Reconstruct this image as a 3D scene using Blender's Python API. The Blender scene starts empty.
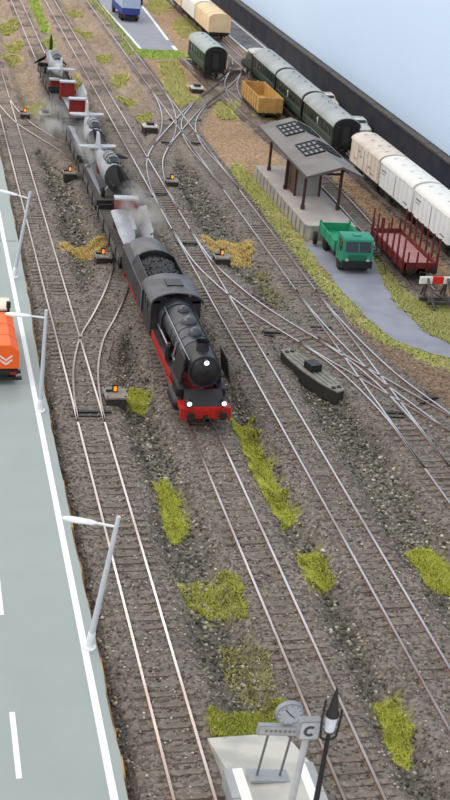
import bpy, math, random
import numpy as np
from mathutils import Vector, Matrix, Euler

random.seed(7)
rng = np.random.default_rng(11)
S = bpy.context.scene
COL = S.collection
PI = math.pi

# ------------------------------------------------------------------ camera
# The layout is built at the prototype's scale (gauge 1.435).  Rows of RM: world X, Y, Z in camera axes (x right, y down, z forward).
FPX, CAMH = 1300.0, 31.4
RM = np.array([[0.97283488, -0.01213661, 0.23118175],
               [-0.2132808, -0.43530814, 0.87465314],
               [0.09001997, -0.90019971, -0.42607145]])
cam_d = bpy.data.cameras.new('camera')
cam = bpy.data.objects.new('camera', cam_d); COL.objects.link(cam)
right, down, fwd = (Vector(RM[:, i]) for i in range(3))
m3 = Matrix((right, -down, -fwd)).transposed()
cam.matrix_world = Matrix.Translation((0, 0, CAMH)) @ m3.to_4x4()
cam_d.sensor_fit = 'VERTICAL'; cam_d.sensor_height = 36.0
cam_d.lens = 36.0 * FPX / 800.0
cam_d.clip_start = 1.0; cam_d.clip_end = 2000
cam_d.dof.use_dof = True; cam_d.dof.focus_distance = 74.0; cam_d.dof.aperture_fstop = 0.85
S.camera = cam

# ------------------------------------------------------------------ light of the exhibition hall, plus added fill for the backdrop
W = bpy.data.worlds.new('hall_light'); S.world = W; W.use_nodes = True
W.node_tree.nodes['Background'].inputs[0].default_value = (1.0, 0.985, 0.97, 1)
W.node_tree.nodes['Background'].inputs[1].default_value = 0.68

def ceiling_and_fill_lamp(x, y, sx, sy, power):
    l = bpy.data.lights.new('ceiling_and_fill_lamp', 'AREA'); l.shape = 'RECTANGLE'; l.size = sx; l.size_y = sy
    l.energy = power; l.color = (1, 0.985, 0.96)
    o = bpy.data.objects.new('ceiling_and_fill_lamp', l); COL.objects.link(o); o.location = (x, y, 175)
ceiling_and_fill_lamp(-150, 230, 34, 130, 0.9e5)  # added fill from far left, placed to brighten the upright backdrop
ceiling_and_fill_lamp(-150, 90, 34, 130, 0.9e5)  # second added fill lamp, also set left to light the backdrop
ceiling_and_fill_lamp(0, 250, 130, 34, 0.7e5)

S.view_settings.view_transform = 'Standard'; S.view_settings.look = 'None'
S.view_settings.gamma = 1.0; S.view_settings.use_curve_mapping = False
S.view_settings.exposure = 0.72

# ------------------------------------------------------------------ helpers
def lin(c):
    return tuple(((v / 255) / 12.92 if v / 255 <= 0.04045 else ((v / 255 + 0.055) / 1.055) ** 2.4) for v in c)

def gp(px, py, z=0.0):
    """ground point at height z seen at a pixel of the photograph"""
    d = RM @ np.array([px - 225.0, py - 400.0, FPX]); t = (z - CAMH) / d[2]
    return float(d[0] * t), float(d[1] * t)

MATS = {}
def mat(name, rgb, rough=0.6, metal=0.0, var=0.12, scale=3.0, bump=0.0, bscale=20.0, rgb2=None, emit=0.0, spec=0.4, coat=0.0, mixlo=0.42, mixhi=0.62, emitcol=None):
    """plain procedural surface: base colour with noise variation, optional second colour in patches, optional bump"""
    if name in MATS: return MATS[name]
    m = bpy.data.materials.new(name); m.use_nodes = True
    nt = m.node_tree; N = nt.nodes; L = nt.links
    b = N['Principled BSDF']
    b.inputs['Roughness'].default_value = rough; b.inputs['Metallic'].default_value = metal
    b.inputs['Specular IOR Level'].default_value = spec
    if coat: b.inputs['Coat Weight'].default_value = coat
    col = lin(rgb)
    tc = N.new('ShaderNodeTexCoord')
    no = N.new('ShaderNodeTexNoise'); no.inputs['Scale'].default_value = scale; no.inputs['Detail'].default_value = 5
    L.new(tc.outputs['Object'], no.inputs['Vector'])
    rp = N.new('ShaderNodeValToRGB')
    if rgb2 is None:
        lo = tuple(max(0, v * (1 - var)) for v in col); hi = tuple(min(1, v * (1 + var)) for v in col)
        rp.color_ramp.elements[0].position = 0.3; rp.color_ramp.elements[1].position = 0.7
    else:
        lo = col; hi = lin(rgb2)
        rp.color_ramp.elements[0].position = mixlo; rp.color_ramp.elements[1].position = mixhi
    rp.color_ramp.elements[0].color = (*lo, 1); rp.color_ramp.elements[1].color = (*hi, 1)
    L.new(no.outputs['Fac'], rp.inputs['Fac']); L.new(rp.outputs['Color'], b.inputs['Base Color'])
    if bump:
        n2 = N.new('ShaderNodeTexNoise'); n2.inputs['Scale'].default_value = bscale; n2.inputs['Detail'].default_value = 4
        L.new(tc.outputs['Object'], n2.inputs['Vector'])
        bp = N.new('ShaderNodeBump'); bp.inputs['Strength'].default_value = bump; bp.inputs['Distance'].default_value = 0.05
        L.new(n2.outputs['Fac'], bp.inputs['Height']); L.new(bp.outputs['Normal'], b.inputs['Normal'])
    if emit:
        b.inputs['Emission Color'].default_value = (*lin(emitcol or rgb), 1); b.inputs['Emission Strength'].default_value = emit
    MATS[name] = m
    return m

def island_mat(name, cols, rough=0.9, spec=0.2):
    """each loose stone / blade takes its own tone"""
    m = bpy.data.materials.new(name); m.use_nodes = True
    nt = m.node_tree; N = nt.nodes; L = nt.links; b = N['Principled BSDF']
    b.inputs['Roughness'].default_value = rough; b.inputs['Specular IOR Level'].default_value = spec
    g = N.new('ShaderNodeNewGeometry'); rp = N.new('ShaderNodeValToRGB')
    els = rp.color_ramp.elements
    for i, (p, c) in enumerate(cols):
        e = els[i] if i < 2 else els.new(p)
        e.position = p; e.color = (*lin(c), 1)
    L.new(g.outputs['Random Per Island'], rp.inputs['Fac']); L.new(rp.outputs['Color'], b.inputs['Base Color'])
    MATS[name] = m
    return m

class MB:
    def __init__(s): s.v = []; s.f = []; s.mi = []; s.cur = 0
    def add(s, vs, fs):
        n = len(s.v); s.v += [tuple(p) for p in vs]
        for f in fs: s.f.append(tuple(i + n for i in f)); s.mi.append(s.cur)
        return s
    def m(s, i): s.cur = i; return s
    def hexa(s, p):   # 4 bottom (ccw) + 4 top
        return s.add(p, [(3, 2, 1, 0), (4, 5, 6, 7), (0, 1, 5, 4), (1, 2, 6, 5), (2, 3, 7, 6), (3, 0, 4, 7)])
    def box(s, x0, x1, y0, y1, z0, z1, rot=None, piv=None):
        p = [(x0, y0, z0), (x1, y0, z0), (x1, y1, z0), (x0, y1, z0), (x0, y0, z1), (x1, y0, z1), (x1, y1, z1), (x0, y1, z1)]
        if rot is not None:
            M = Euler(rot).to_matrix(); c = Vector(piv if piv else ((x0 + x1) / 2, (y0 + y1) / 2, (z0 + z1) / 2))
            p = [tuple(M @ (Vector(q) - c) + c) for q in p]
        return s.hexa(p)
    def cbox(s, c, d, rot=None):
        return s.box(c[0] - d[0] / 2, c[0] + d[0] / 2, c[1] - d[1] / 2, c[1] + d[1] / 2, c[2] - d[2] / 2, c[2] + d[2] / 2, rot)
    def cyl(s, a, b, r0, r1=None, n=10, cap=True):
        r1 = r0 if r1 is None else r1
        a = Vector(a); b = Vector(b); d = (b - a).normalized()
        u = d.orthogonal().normalized(); w = d.cross(u)
        vs = []
        for c, r in ((a, r0), (b, r1)):
            for i in range(n):
                t = 2 * PI * i / n; vs.append(c + u * math.cos(t) * r + w * math.sin(t) * r)
        fs = [(i, (i + 1) % n, n + (i + 1) % n, n + i) for i in range(n)]
        if cap: fs += [tuple(range(n - 1, -1, -1)), tuple(range(n, 2 * n))]
        return s.add(vs, fs)
    def tube(s, pts, r, n=6):
        for a, b in zip(pts[:-1], pts[1:]): s.cyl(a, b, r, r, n)
        return s
    def loft(s, rings, cap=True, closed=True):
        k = len(rings[0]); vs = [p for r in rings for p in r]; fs = []
        for j in range(len(rings) - 1):
            for i in range(k if closed else k - 1):
                i2 = (i + 1) % k
                fs.append((j * k + i, j * k + i2, (j + 1) * k + i2, (j + 1) * k + i))
        if cap and closed: fs += [tuple(range(k - 1, -1, -1)), tuple((len(rings) - 1) * k + i for i in range(k))]
        return s.add(vs, fs)
    def prism(s, poly, z0, z1):
        n = len(poly)
        vs = [(x, y, z0) for x, y in poly] + [(x, y, z1) for x, y in poly]
        return s.add(vs, [tuple(range(n - 1, -1, -1)), tuple(range(n, 2 * n))] + [(i, (i + 1) % n, n + (i + 1) % n, n + i) for i in range(n)])
    def extr_y(s, prof, y0, y1):   # profile in xz, extruded along y
        n = len(prof)
        vs = [(x, y0, z) for x, z in prof] + [(x, y1, z) for x, z in prof]
        return s.add(vs, [tuple(range(n)), tuple(range(2 * n - 1, n - 1, -1))] + [(i, n + i, n + (i + 1) % n, (i + 1) % n) for i in range(n)])
    def extr_x(s, prof, x0, x1):   # profile in yz, extruded along x
        n = len(prof)
        vs = [(x0, y, z) for y, z in prof] + [(x1, y, z) for y, z in prof]
        return s.add(vs, [tuple(range(n - 1, -1, -1)), tuple(range(n, 2 * n))] + [(i, (i + 1) % n, n + (i + 1) % n, n + i) for i in range(n)])
    def sphere(s, c, r, n=8, k=5, sz=1.0):
        rings = []
        for j in range(k + 1):
            t = PI * (j / k) ; rr = max(r * math.sin(t), 0.001)
            rings.append([(c[0] + rr * math.cos(2 * PI * i / n), c[1] + rr * math.sin(2 * PI * i / n), c[2] - r * sz * math.cos(t)) for i in range(n)])
        return s.loft(rings)
    def build(s, name, mats, parent=None, smooth=True, recalc=True):
        me = bpy.data.meshes.new(name); me.from_pydata(s.v, [], s.f)
        if not isinstance(mats, (list, tuple)): mats = [mats]
        for q in mats: me.materials.append(q)
        if len(mats) > 1: me.polygons.foreach_set('material_index', s.mi)
        if recalc:
            import bmesh
            bm = bmesh.new(); bm.from_mesh(me); bmesh.ops.recalc_face_normals(bm, faces=bm.faces); bm.to_mesh(me); bm.free()
        if smooth:
            me.polygons.foreach_set('use_smooth', [True] * len(me.polygons)); me.set_sharp_from_angle(angle=math.radians(38))
        me.update()
        return link(name, me, parent)

def link(name, me, parent=None):
    o = bpy.data.objects.new(name, me); COL.objects.link(o)
    if parent is not None: o.parent = parent
    return o

def tag(o, label=None, cat=None, group=None, kind=None):
    if label: o['label'] = label
    if cat: o['category'] = cat
    if group: o['group'] = group
    if kind: o['kind'] = kind
    return o

def thing(name, label, cat, loc=(0, 0, 0), rz=0.0, group=None, rx=0.0, ry=0.0):
    o = bpy.data.objects.new(name, None); COL.objects.link(o); o.empty_display_size = 0.3
    o.location = loc; o.rotation_euler = (rx, ry, rz)
    return tag(o, label, cat, group)

def copy_tree(o, label=None, loc=None, rz=None):
    def rec(q, par):
        c = q.copy(); COL.objects.link(c)
        if par is not None: c.parent = par
        for ch in list(q.children): rec(ch, c)
        return c
    c = rec(o, None)
    if label: c['label'] = label
    if loc is not None: c.location = loc
    if rz is not None: c.rotation_euler.z = rz
    return c

def raw_mesh(name, V, F, mats, parent=None, smooth=False):
    """big mesh straight from numpy; F is (n,3) or (n,4)"""
    me = bpy.data.meshes.new(name); k = F.shape[1]
    me.vertices.add(len(V)); me.vertices.foreach_set('co', np.ascontiguousarray(V, dtype=np.float32).ravel())
    me.loops.add(F.size); me.loops.foreach_set('vertex_index', np.ascontiguousarray(F, dtype=np.int32).ravel())
    me.polygons.add(len(F)); me.polygons.foreach_set('loop_start', np.arange(0, F.size, k, dtype=np.int32))
    me.update(calc_edges=True)
    if smooth: me.polygons.foreach_set('use_smooth', np.ones(len(F), dtype=bool))
    me.materials.append(mats)
    return link(name, me, parent)

def vnoise(x, y, sc, seed=0):
    """smooth value noise"""
    r = np.random.default_rng(seed).random((128, 128))
    u = x / sc + 37.3; v = y / sc + 11.7
    i = np.floor(u).astype(int); j = np.floor(v).astype(int); fu = u - i; fv = v - j
    fu = fu * fu * (3 - 2 * fu); fv = fv * fv * (3 - 2 * fv)
    g = lambda a, b: r[a % 128, b % 128]
    return (g(i, j) * (1 - fu) + g(i + 1, j) * fu) * (1 - fv) + (g(i, j + 1) * (1 - fu) + g(i + 1, j + 1) * fu) * fv

def in_poly(x, y, poly):
    r = np.zeros(x.shape, bool); n = len(poly)
    for a in range(n):
        x0, y0 = poly[a]; x1, y1 = poly[(a + 1) % n]
        if y0 == y1: continue
        c = ((y0 > y) != (y1 > y)) & (x < (x1 - x0) * (y - y0) / (y1 - y0) + x0)
        r ^= c
    return r

def catmull(pts, step=0.8):
    P = [np.array(p, float) for p in pts]; P = [2 * P[0] - P[1]] + P + [2 * P[-1] - P[-2]]
    out = []
    for i in range(1, len(P) - 2):
        n = max(1, int(np.linalg.norm(P[i + 1] - P[i]) / step))
        for k in range(n):
            t = k / n
            out.append(0.5 * (2 * P[i] + (P[i + 1] - P[i - 1]) * t + (2 * P[i - 1] - 5 * P[i] + 4 * P[i + 1] - P[i + 2]) * t * t + (3 * P[i] - P[i - 1] - 3 * P[i + 1] + P[i + 2]) * t ** 3))
    out.append(P[-2])
    return np.array(out)

# ------------------------------------------------------------------ track plan (x across, y away from the camera)
XA, XB, XC, XD, XG = 9.13, 15.06, 20.2, 26.7, 41.35
Y0, Y1 = 27.0, 232.0
PATHS = {
    'A': [(XA, Y0), (XA, Y1)], 'B': [(XB, Y0), (XB, Y1)], 'C': [(XC, Y0), (XC, Y1)], 'D': [(XD, Y0), (XD, Y1)],
    'E': [(35.75, 82.2), (35.9, 96), (36.1, 106), (35.75, 118), (35.15, 130), (34.65, 140), (34.1, 150), (33.9, 158), (33.9, 163)],
    'G': [(41.3, 60), (41.0, 98), (40.6, 115), (40.45, 128), (40.45, 150), (40.6, 170), (40.65, Y1)],
    'X1': [(XA, 62), (9.35, 66), (9.75, 69.5), (10.6, 73.5), (11.8, 77), (13.2, 81.5), (14.3, 86), (14.9, 91), (XB, 96)],
    'X2': [(XA, 137), (9.5, 132.5), (10.6, 126.4), (12.4, 121), (13.9, 116.5), (14.75, 111.5), (XB, 105)],
    'L1': [(XC, 100), (20.5, 107.5), (21.4, 114.3), (22.9, 119.7), (24.9, 125), (27.1, 130.5), (30, 137.5), (33.5, 144.5), (36.9, 152), (39.7, 160), (41.0, 168), (41.1, 176)],
    'L2': [(22.9, 119.7), (24.5, 125), (25.7, 131), (26.4, 137), (XD, 144)],
    'L3': [(XD, 106), (26.6, 113), (26.35, 119), (26.75, 125.5), (28.0, 131.5), (30.2, 137.6)],
    'L4': [(34.85, 136), (35.3, 143), (36.4, 149.5), (38.3, 155.5), (39.9, 160.5)],
    'F': [(XC, 95), (20.45, 88), (21.05, 83.8), (22, 79.6), (23.2, 76), (24.4, 73), (25.7, 69.8), (27, 66.8), (28.25, 63.9), (29.5, 61), (32, 55.6), (36, 47)],
    'F2': [(24.4, 73), (25.5, 69.5), (26.2, 65.8), (26.6, 61.5), (XD, 56)],
    'F3': [(XD, 82), (26.85, 77), (27.3, 71.5), (28.0, 66.8), (29.5, 61)],
}
CURVE = {k: (catmull(v) if len(v) > 2 else np.array([[v[0][0], y] for y in np.arange(v[0][1], v[1][1] + .1, 1.5)])) for k, v in PATHS.items()}

def dist_tracks(x, y, keys=None):
    d = np.full(x.shape, 99.0)
    for k in (keys or CURVE):
        c = CURVE[k]
        if k in 'ABCD':
            d = np.minimum(d, np.abs(x - c[0, 0])); continue
        cc = c[::2] if len(c) > 30 else c
        if not np.array_equal(cc[-1], c[-1]): cc = np.vstack([cc, c[-1]])
        for a, b in zip(cc[:-1], cc[1:]):
            e = b - a; L2 = e @ e
            t = np.clip(((x - a[0]) * e[0] + (y - a[1]) * e[1]) / L2, 0, 1)
            d = np.minimum(d, np.hypot(x - a[0] - t * e[0], y - a[1] - t * e[1]))
    return d

# zones on the scenery board
PATH_L = [gp(*p, -.33) for p in ((306, 246), (326, 272), (344, 293), (367, 318), (394, 340), (433, 354), (470, 362))]
PATH_R = [gp(*p, -.33) for p in ((470, 352), (450, 344), (422, 329), (396, 304), (381, 277), (370, 250))]
PATHPOLY = [(29.7, 93.3)] + PATH_L + [(44, 70)] + PATH_R + [(33.4, 93.3)]
VERGE_L = [gp(*p, -.36) for p in ((226, 168), (252, 205), (275, 240), (297, 266), (319, 290), (341, 313), (383, 343), (444, 368), (475, 382))] + PATH_L[::-1] + [(29.95, 93), (29.95, 112), (29.6, 116)]
VERGE_R = PATH_R[::-1] + [gp(*p, -.36) for p in ((474, 326), (450, 308), (425, 296), (405, 284), (388, 266), (374, 250))]
ROADFAR = [(28.4, 168.6), (33.75, 168.9), (33.9, 176), (34.4, 190), (35.6, 232), (26.8, 232), (28.0, 190), (28.3, 178)]
VERGE_FAR = [(26.3, 163.5), (30, 163), (34.6, 164.8), (33.9, 169.2), (28.3, 169), (28.15, 178), (28, 190), (26.8, 232), (25.6, 232), (26.8, 190), (27.2, 176), (26.3, 168)]
PATCH = []   # (name, polygon in world, tone, label)
def pxpoly(pts, z=-0.35): return [gp(a, b, z) for a, b in pts]
def ell(cx, cy, rx, ry, n=9, z=-0.35, jit=0.22):
    r = random.Random(int(cx * 31 + cy)); out = []
    for i in range(n):
        k = 1 + r.uniform(-jit, jit); out.append((cx + rx * k * math.cos(2 * PI * i / n), cy + ry * k * math.sin(2 * PI * i / n)))
    return pxpoly(out, z)
for poly, tone, label in [
    (ell(137, 394, 12, 12), 'green', 'round lime green grass tuft beside the nearest lit point motor'),
    (pxpoly([(152, 477), (170, 474), (181, 500), (191, 527), (172, 536), (162, 510)]), 'green', 'short lime grass strip midway between the two left tracks'),
    (pxpoly([(231, 421), (252, 419), (265, 450), (285, 490), (299, 515), (284, 527), (268, 505), (256, 480), (243, 450)]), 'green', 'longest lime grass strip right of the track before the locomotive'),
    (pxpoly([(176, 582), (200, 575), (226, 572), (240, 590), (249, 612), (247, 621), (214, 616), (192, 606)]), 'thin', 'wide thin lime grass patch on gravel before the platform end'),
    (pxpoly([(297, 549), (316, 544), (326, 562), (333, 582), (314, 591), (304, 572)]), 'green', 'small lime grass clump between second and third tracks, below the long strip'),
    (pxpoly([(410, 545), (433, 540), (452, 560), (466, 582), (452, 589), (426, 578)]), 'green', 'lime grass clump at the right edge on gravel'),
    (pxpoly([(371, 697), (391, 690), (404, 714), (414, 738), (412, 757), (396, 761), (384, 737)]), 'green', 'lime grass strip at the lower right beside the third track'),
    (pxpoly([(222, 640), (250, 636), (268, 660), (278, 704), (240, 706), (228, 672)]), 'trace', 'sparse mossy traces on the gravel beyond the bottom platform'),
    (pxpoly([(254, 270), (262, 268), (282, 300), (276, 306), (262, 288)]), 'trace', 'faint mossy streak on gravel right of the lit ochre grass lantern'),
    (pxpoly([(206, 714), (240, 707), (282, 704), (286, 722), (262, 732), (216, 738)]), 'moss', 'mossy green grass against the end of the bottom platform'),
    (pxpoly([(202, 239), (222, 236), (248, 243), (254, 252), (252, 263), (230, 263), (212, 254)]), 'ochre', 'ochre dry grass patch beside the orange point lantern, right of the train'),
    (pxpoly([(61, 247), (82, 242), (102, 239), (109, 246), (92, 255), (68, 255)]), 'ochre', 'ochre dry grass patch left of the train beside a lit point motor'),
    (ell(144, 116, 8, 6), 'olive', 'small olive tuft behind the pale square lantern base'),
    (ell(127, 99, 10, 4.5), 'olive', 'flat olive tuft third along between the two middle far tracks'),
    (ell(120, 77, 8, 8), 'olive', 'roundish olive tuft second along between the middle far tracks'),
    (ell(104, 56, 10, 4.5), 'olive', 'thin olive tuft between the middle far tracks, beside the far aeroplane'),
    (ell(84, 32, 10, 4.5), 'olive', 'olive tuft farther up between the middle far tracks'),
    (ell(73, 12, 9, 4), 'olive', 'olive tuft farthest up between the middle far tracks'),
    (ell(50, 42, 5, 9), 'bright', 'bright green tuft behind the last aeroplane'),
    (pxpoly([(28, -6), (36, -6), (43, 14), (49, 27), (42, 32), (35, 17)]), 'bright', 'narrow bright green grass strip between far tracks at the top left'),
    (ell(6, 26, 13, 6), 'olive', 'olive tuft at the upper left edge, topmost of three'),
    (ell(14, 45, 9, 5), 'olive', 'olive tuft at the upper left, middle of three'),
    (ell(11, 57, 9, 6), 'olive', 'olive tuft at the upper left, lowest of three'),
    (ell(34, 109, 13, 8), 'olive', 'olive tuft around the farthest orange lantern at the left'),
    (ell(76, 84, 4, 8), 'olive', 'slim olive tuft right of the train wagons'),
    (pxpoly([(158, 62), (178, 60), (186, 82), (192, 105), (178, 110), (165, 92)]), 'yellow', 'broad yellow green grass area on brown soil before the far road'),
    (ell(188, 101, 14, 5), 'yellow', 'yellow green tuft lying below the pale lantern base by the single green coach'),
    (ell(226, 111, 13, 10), 'yellow', 'yellow green tuft in the fork of the yard tracks'),
    (pxpoly([(174, 20), (188, 18), (202, 30), (196, 40), (182, 38), (173, 28)]), 'yellow', 'yellow green grass between far road and single green coach'),
    (pxpoly([(150, -4), (166, -2), (172, 8), (160, 15), (148, 10)]), 'yellow', 'yellow green grass at the top edge right of the blue lorry'),
    (ell(268, 116, 15, 5), 'yellow', 'yellow green tuft before the ochre open wagon'),
]:
    PATCH.append((poly, tone, label))

# ------------------------------------------------------------------ scenery board
def soil_edge(y):
    return np.interp(y, [47, 55.6, 61, 66.8, 73, 80, 84], [37.7, 33.7, 31.0, 29.5, 28.6, 28.0, 27.95])
def in_patch(x, y):
    k = np.zeros(x.shape, bool)
    for poly, tone, _ in PATCH:
        if tone not in ('thin', 'trace'): k |= in_poly(x, y, poly)
    return k
def zone(x, y):
    """distance based height and colour of the board (own colours only)"""
    dn = vnoise(x, y, 1.7, 3) - .5; dn2 = vnoise(x, y, .6, 4) - .5; big = vnoise(x, y, 9, 5) - .5
    d = dist_tracks(x, y)
    xs = x + dn * .7; soil = (xs > soil_edge(y)) & (y > 46)
    wd = np.where(soil, 1.75, 2.35)
    bed = np.clip((wd - d + dn * .45 + dn2 * .3) / .75, 0, 1)
    z = -0.80 + 0.655 * bed + dn * .12 + dn2 * .08 + .22 * np.clip((d - 2.75) / .8, 0, 1)
    C = np.zeros(x.shape + (3,))
    C[:] = lin((107, 102, 94))
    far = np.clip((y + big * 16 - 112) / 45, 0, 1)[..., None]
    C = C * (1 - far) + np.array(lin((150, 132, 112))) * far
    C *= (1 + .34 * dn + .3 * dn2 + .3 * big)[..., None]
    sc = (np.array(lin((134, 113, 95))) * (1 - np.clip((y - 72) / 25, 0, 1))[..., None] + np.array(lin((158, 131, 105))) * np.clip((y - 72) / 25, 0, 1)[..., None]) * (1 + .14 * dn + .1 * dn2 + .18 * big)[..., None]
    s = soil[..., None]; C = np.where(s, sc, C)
    z = np.where(soil & (bed < .5), -0.36 + dn * .05, z)
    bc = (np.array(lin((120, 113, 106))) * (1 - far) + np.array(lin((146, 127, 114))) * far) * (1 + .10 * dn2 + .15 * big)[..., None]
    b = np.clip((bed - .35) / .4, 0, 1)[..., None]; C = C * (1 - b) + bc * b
    xj = x + dn * .7 + dn2 * .3; yj = y + dn * 1.0
    for poly, c in ((VERGE_L, (163, 168, 92)), (VERGE_R, (158, 160, 98)), (VERGE_FAR, (138, 165, 80))):
        k = in_poly(xj, yj, poly) & (bed < .6)
        C[k] = (np.array(lin(c)) * (1 + .25 * dn2 + .2 * dn)[..., None])[k]
        mix = np.clip((vnoise(x, y, 1.1, 9) - .62) * 5, 0, .8)[..., None]
        C = np.where(k[..., None], C * (1 - mix * .7) + np.array(lin((150, 128, 100))) * mix * .7, C)
    tones = {'green': (140, 142, 60), 'thin': (134, 136, 68), 'trace': (134, 136, 68), 'moss': (130, 134, 58), 'ochre': (186, 160, 102), 'olive': (172, 168, 90), 'bright': (168, 188, 72), 'yellow': (176, 172, 92)}
    for poly, tone, _ in PATCH:
        k = in_poly(x + dn * .5 + dn2 * .4, y + dn * .8, poly)
        mixk = {'thin': .55, 'trace': .2}.get(tone, .85)
        C[k] = C[k] * (1 - mixk) + np.array(lin(tones[tone])) * mixk
    return z, np.clip(C, 0, 1)

def ground_mesh(name, xs, ys, mname):
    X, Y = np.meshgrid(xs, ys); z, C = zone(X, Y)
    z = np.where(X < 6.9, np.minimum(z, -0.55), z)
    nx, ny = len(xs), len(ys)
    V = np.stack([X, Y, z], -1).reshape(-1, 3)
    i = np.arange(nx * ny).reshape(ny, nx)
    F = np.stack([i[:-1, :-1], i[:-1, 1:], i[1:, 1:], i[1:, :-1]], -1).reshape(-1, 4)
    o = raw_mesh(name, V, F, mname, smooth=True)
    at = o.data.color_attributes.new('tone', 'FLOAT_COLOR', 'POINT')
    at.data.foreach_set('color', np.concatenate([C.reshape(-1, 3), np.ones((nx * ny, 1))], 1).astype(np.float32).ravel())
    return o

def ground_material():
    m = bpy.data.materials.new('scattered_gravel'); m.use_nodes = True; nt = m.node_tree; N = nt.nodes; L = nt.links
    b = N['Principled BSDF']; b.inputs['Roughness'].default_value = .95; b.inputs['Specular IOR Level'].default_value = .15
    a = N.new('ShaderNodeAttribute'); a.attribute_name = 'tone'
    tc = N.new('ShaderNodeTexCoord')
    vo = N.new('ShaderNodeTexVoronoi'); vo.inputs['Scale'].default_value = 7.0; L.new(tc.outputs['Object'], vo.inputs['Vector'])
    sp = N.new('ShaderNodeSeparateColor'); L.new(vo.outputs['Color'], sp.inputs[0])
    mr = N.new('ShaderNodeMapRange'); mr.inputs['To Min'].default_value = .6; mr.inputs['To Max'].default_value = 1.4; L.new(sp.outputs[0], mr.inputs['Value'])
    mx = N.new('ShaderNodeMix'); mx.data_type = 'RGBA'; mx.blend_type = 'MULTIPLY'; mx.inputs['Factor'].default_value = 1
    L.new(a.outputs['Color'], mx.inputs['A']); L.new(mr.outputs[0], mx.inputs['B']); L.new(mx.outputs['Result'], b.inputs['Base Color'])
    bp = N.new('ShaderNodeBump'); bp.inputs['Strength'].default_value = .7; bp.inputs['Distance'].default_value = .1; bp.invert = True
    L.new(vo.outputs['Distance'], bp.inputs['Height']); L.new(bp.outputs['Normal'], b.inputs['Normal'])
    return m
GM = ground_material()
g1 = ground_mesh('floor', np.arange(4.6, 48.01, .35), np.concatenate([np.arange(24, 130, .35), np.arange(130, 236, .7)]), GM)
tag(g1, 'scenic board of gravel, brown soil and grass under all tracks', kind='structure')

# backdrop and low dark wall behind the sidings
bd = MB().box(48.4, 50.4, 20, 300, -1.0, 75).build('wall_right', mat('backdrop_paint', (206, 226, 250), .85, var=.03, scale=.02))
tag(bd, 'pale blue painted backdrop board', kind='structure')
dw = mat('dark_stone', (56, 55, 58), .9, rgb2=(40, 42, 60), scale=.45, bump=.5, bscale=3)
plinth = MB().box(47.3, 48.4, 24, 300, -.7, 2.3).build('baseboard_right', dw); tag(plinth, 'low dark retaining wall along the blue backdrop', kind='structure')
for i in range(60):
    y = 60 + i * 3.2
    q = MB(); q.box(47.15, 47.85, y, y + 3.12, 2.3, 2.46 + random.uniform(-.02, .05)); q.build('coping_stone', mat('coping', (88, 82, 80), .9, var=.2), plinth)

# back road between sidings and wall
br = MB().box(43.1, 47.3, 60, 240, -.7, -.30).build('back_road', mat('back_asphalt', (118, 118, 124), .85, rgb2=(92, 92, 98), scale=.35))
tag(br, 'grey asphalt road along the dark wall behind the sidings', kind='structure')
wl = mat('line_white', (228, 228, 226), .7, var=.05, scale=2)
for x0, ya, yb in ((43.35, 150, 240), (46.65, 150, 240)):
    MB().box(x0, x0 + .22, ya, yb, -.30, -.275).build('edge_line', wl, br)

# far road at the top
fr = MB().prism(ROADFAR, -.7, -.28).build('far_road', mat('far_asphalt', (140, 140, 148), .85, var=.08, scale=.5)); tag(fr, 'grey road with white edge lines ending in grass at the top', kind='structure')
def strip(pts, w, z0, z1, name, m, parent):
    P = np.array(pts, float); q = MB()
    for a, b in zip(P[:-1], P[1:]):
        d = (b - a) / np.linalg.norm(b - a); n = np.array([-d[1], d[0]]) * w / 2
        q.prism([tuple(a - n), tuple(b - n), tuple(b + n), tuple(a + n)], z0, z1)
    return q.build(name, m, parent)
strip([(28.75, 168.9), (28.6, 178), (28.3, 190), (27.2, 232)], .3, -.28, -.255, 'edge_line', wl, fr)
strip([(33.5, 169.2), (33.55, 172)], .5, -.28, -.255, 'edge_line', wl, fr)
strip([(33.6, 176), (34.05, 190), (35.2, 232)], .35, -.28, -.255, 'edge_line', wl, fr)

# grey path past the shelter
pa = MB().prism(PATHPOLY, -.5, -.33).build('footpath', mat('path_asphalt', (144, 146, 158), .9, rgb2=(133, 135, 147), scale=.5, bump=.2, bscale=6)); tag(pa, 'smooth lilac grey asphalt path curving past the green truck', kind='structure')

# left road board
rd = MB(); ysr = np.arange(20, 236, 1.1)
xe = 6.82 + np.interp(ysr, [50, 70, 85, 103, 150], [0, .12, .45, .62, .7]) + (vnoise(ysr, ysr * 0, 1.5, 20) - .5) * .12
poly = [(-9, 20)] + [(float(a), float(b)) for a, b in zip(xe, ysr)] + [(-9, 235.6)]
rdo = rd.prism(poly, -.75, .3).build('road_deck', mat('road_paint', (150, 160, 158), .55, var=.035, scale=.4, bump=.05, bscale=8), smooth=False); tag(rdo, 'pale grey green road board along the left edge', kind='structure')
q = MB()
for a, b, y0_, y1_ in zip(xe[:-1], xe[1:], ysr[:-1], ysr[1:]):
    w = random.uniform(.04, .16); w2 = random.uniform(.03, .12)
    q.hexa([(a, y0_, -.4), (a + w + .1, y0_, -.4), (b + w2 + .1, y1_, -.4), (b, y1_, -.4), (a - .02, y0_, .285), (a + w * .6, y0_, .26), (b + w2 * .6, y1_, .27), (b - .02, y1_, .285)])
q.build('torn_edge', mat('torn_card', (120, 92, 66), .95, rgb2=(208, 160, 100), scale=.9, mixlo=.5, mixhi=.66), rdo)
MB().box(6.2, 6.47, 20, 235, .3, .318).build('edge_line', mat('road_line', (238, 241, 243), .6, var=.03), rdo)
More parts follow.
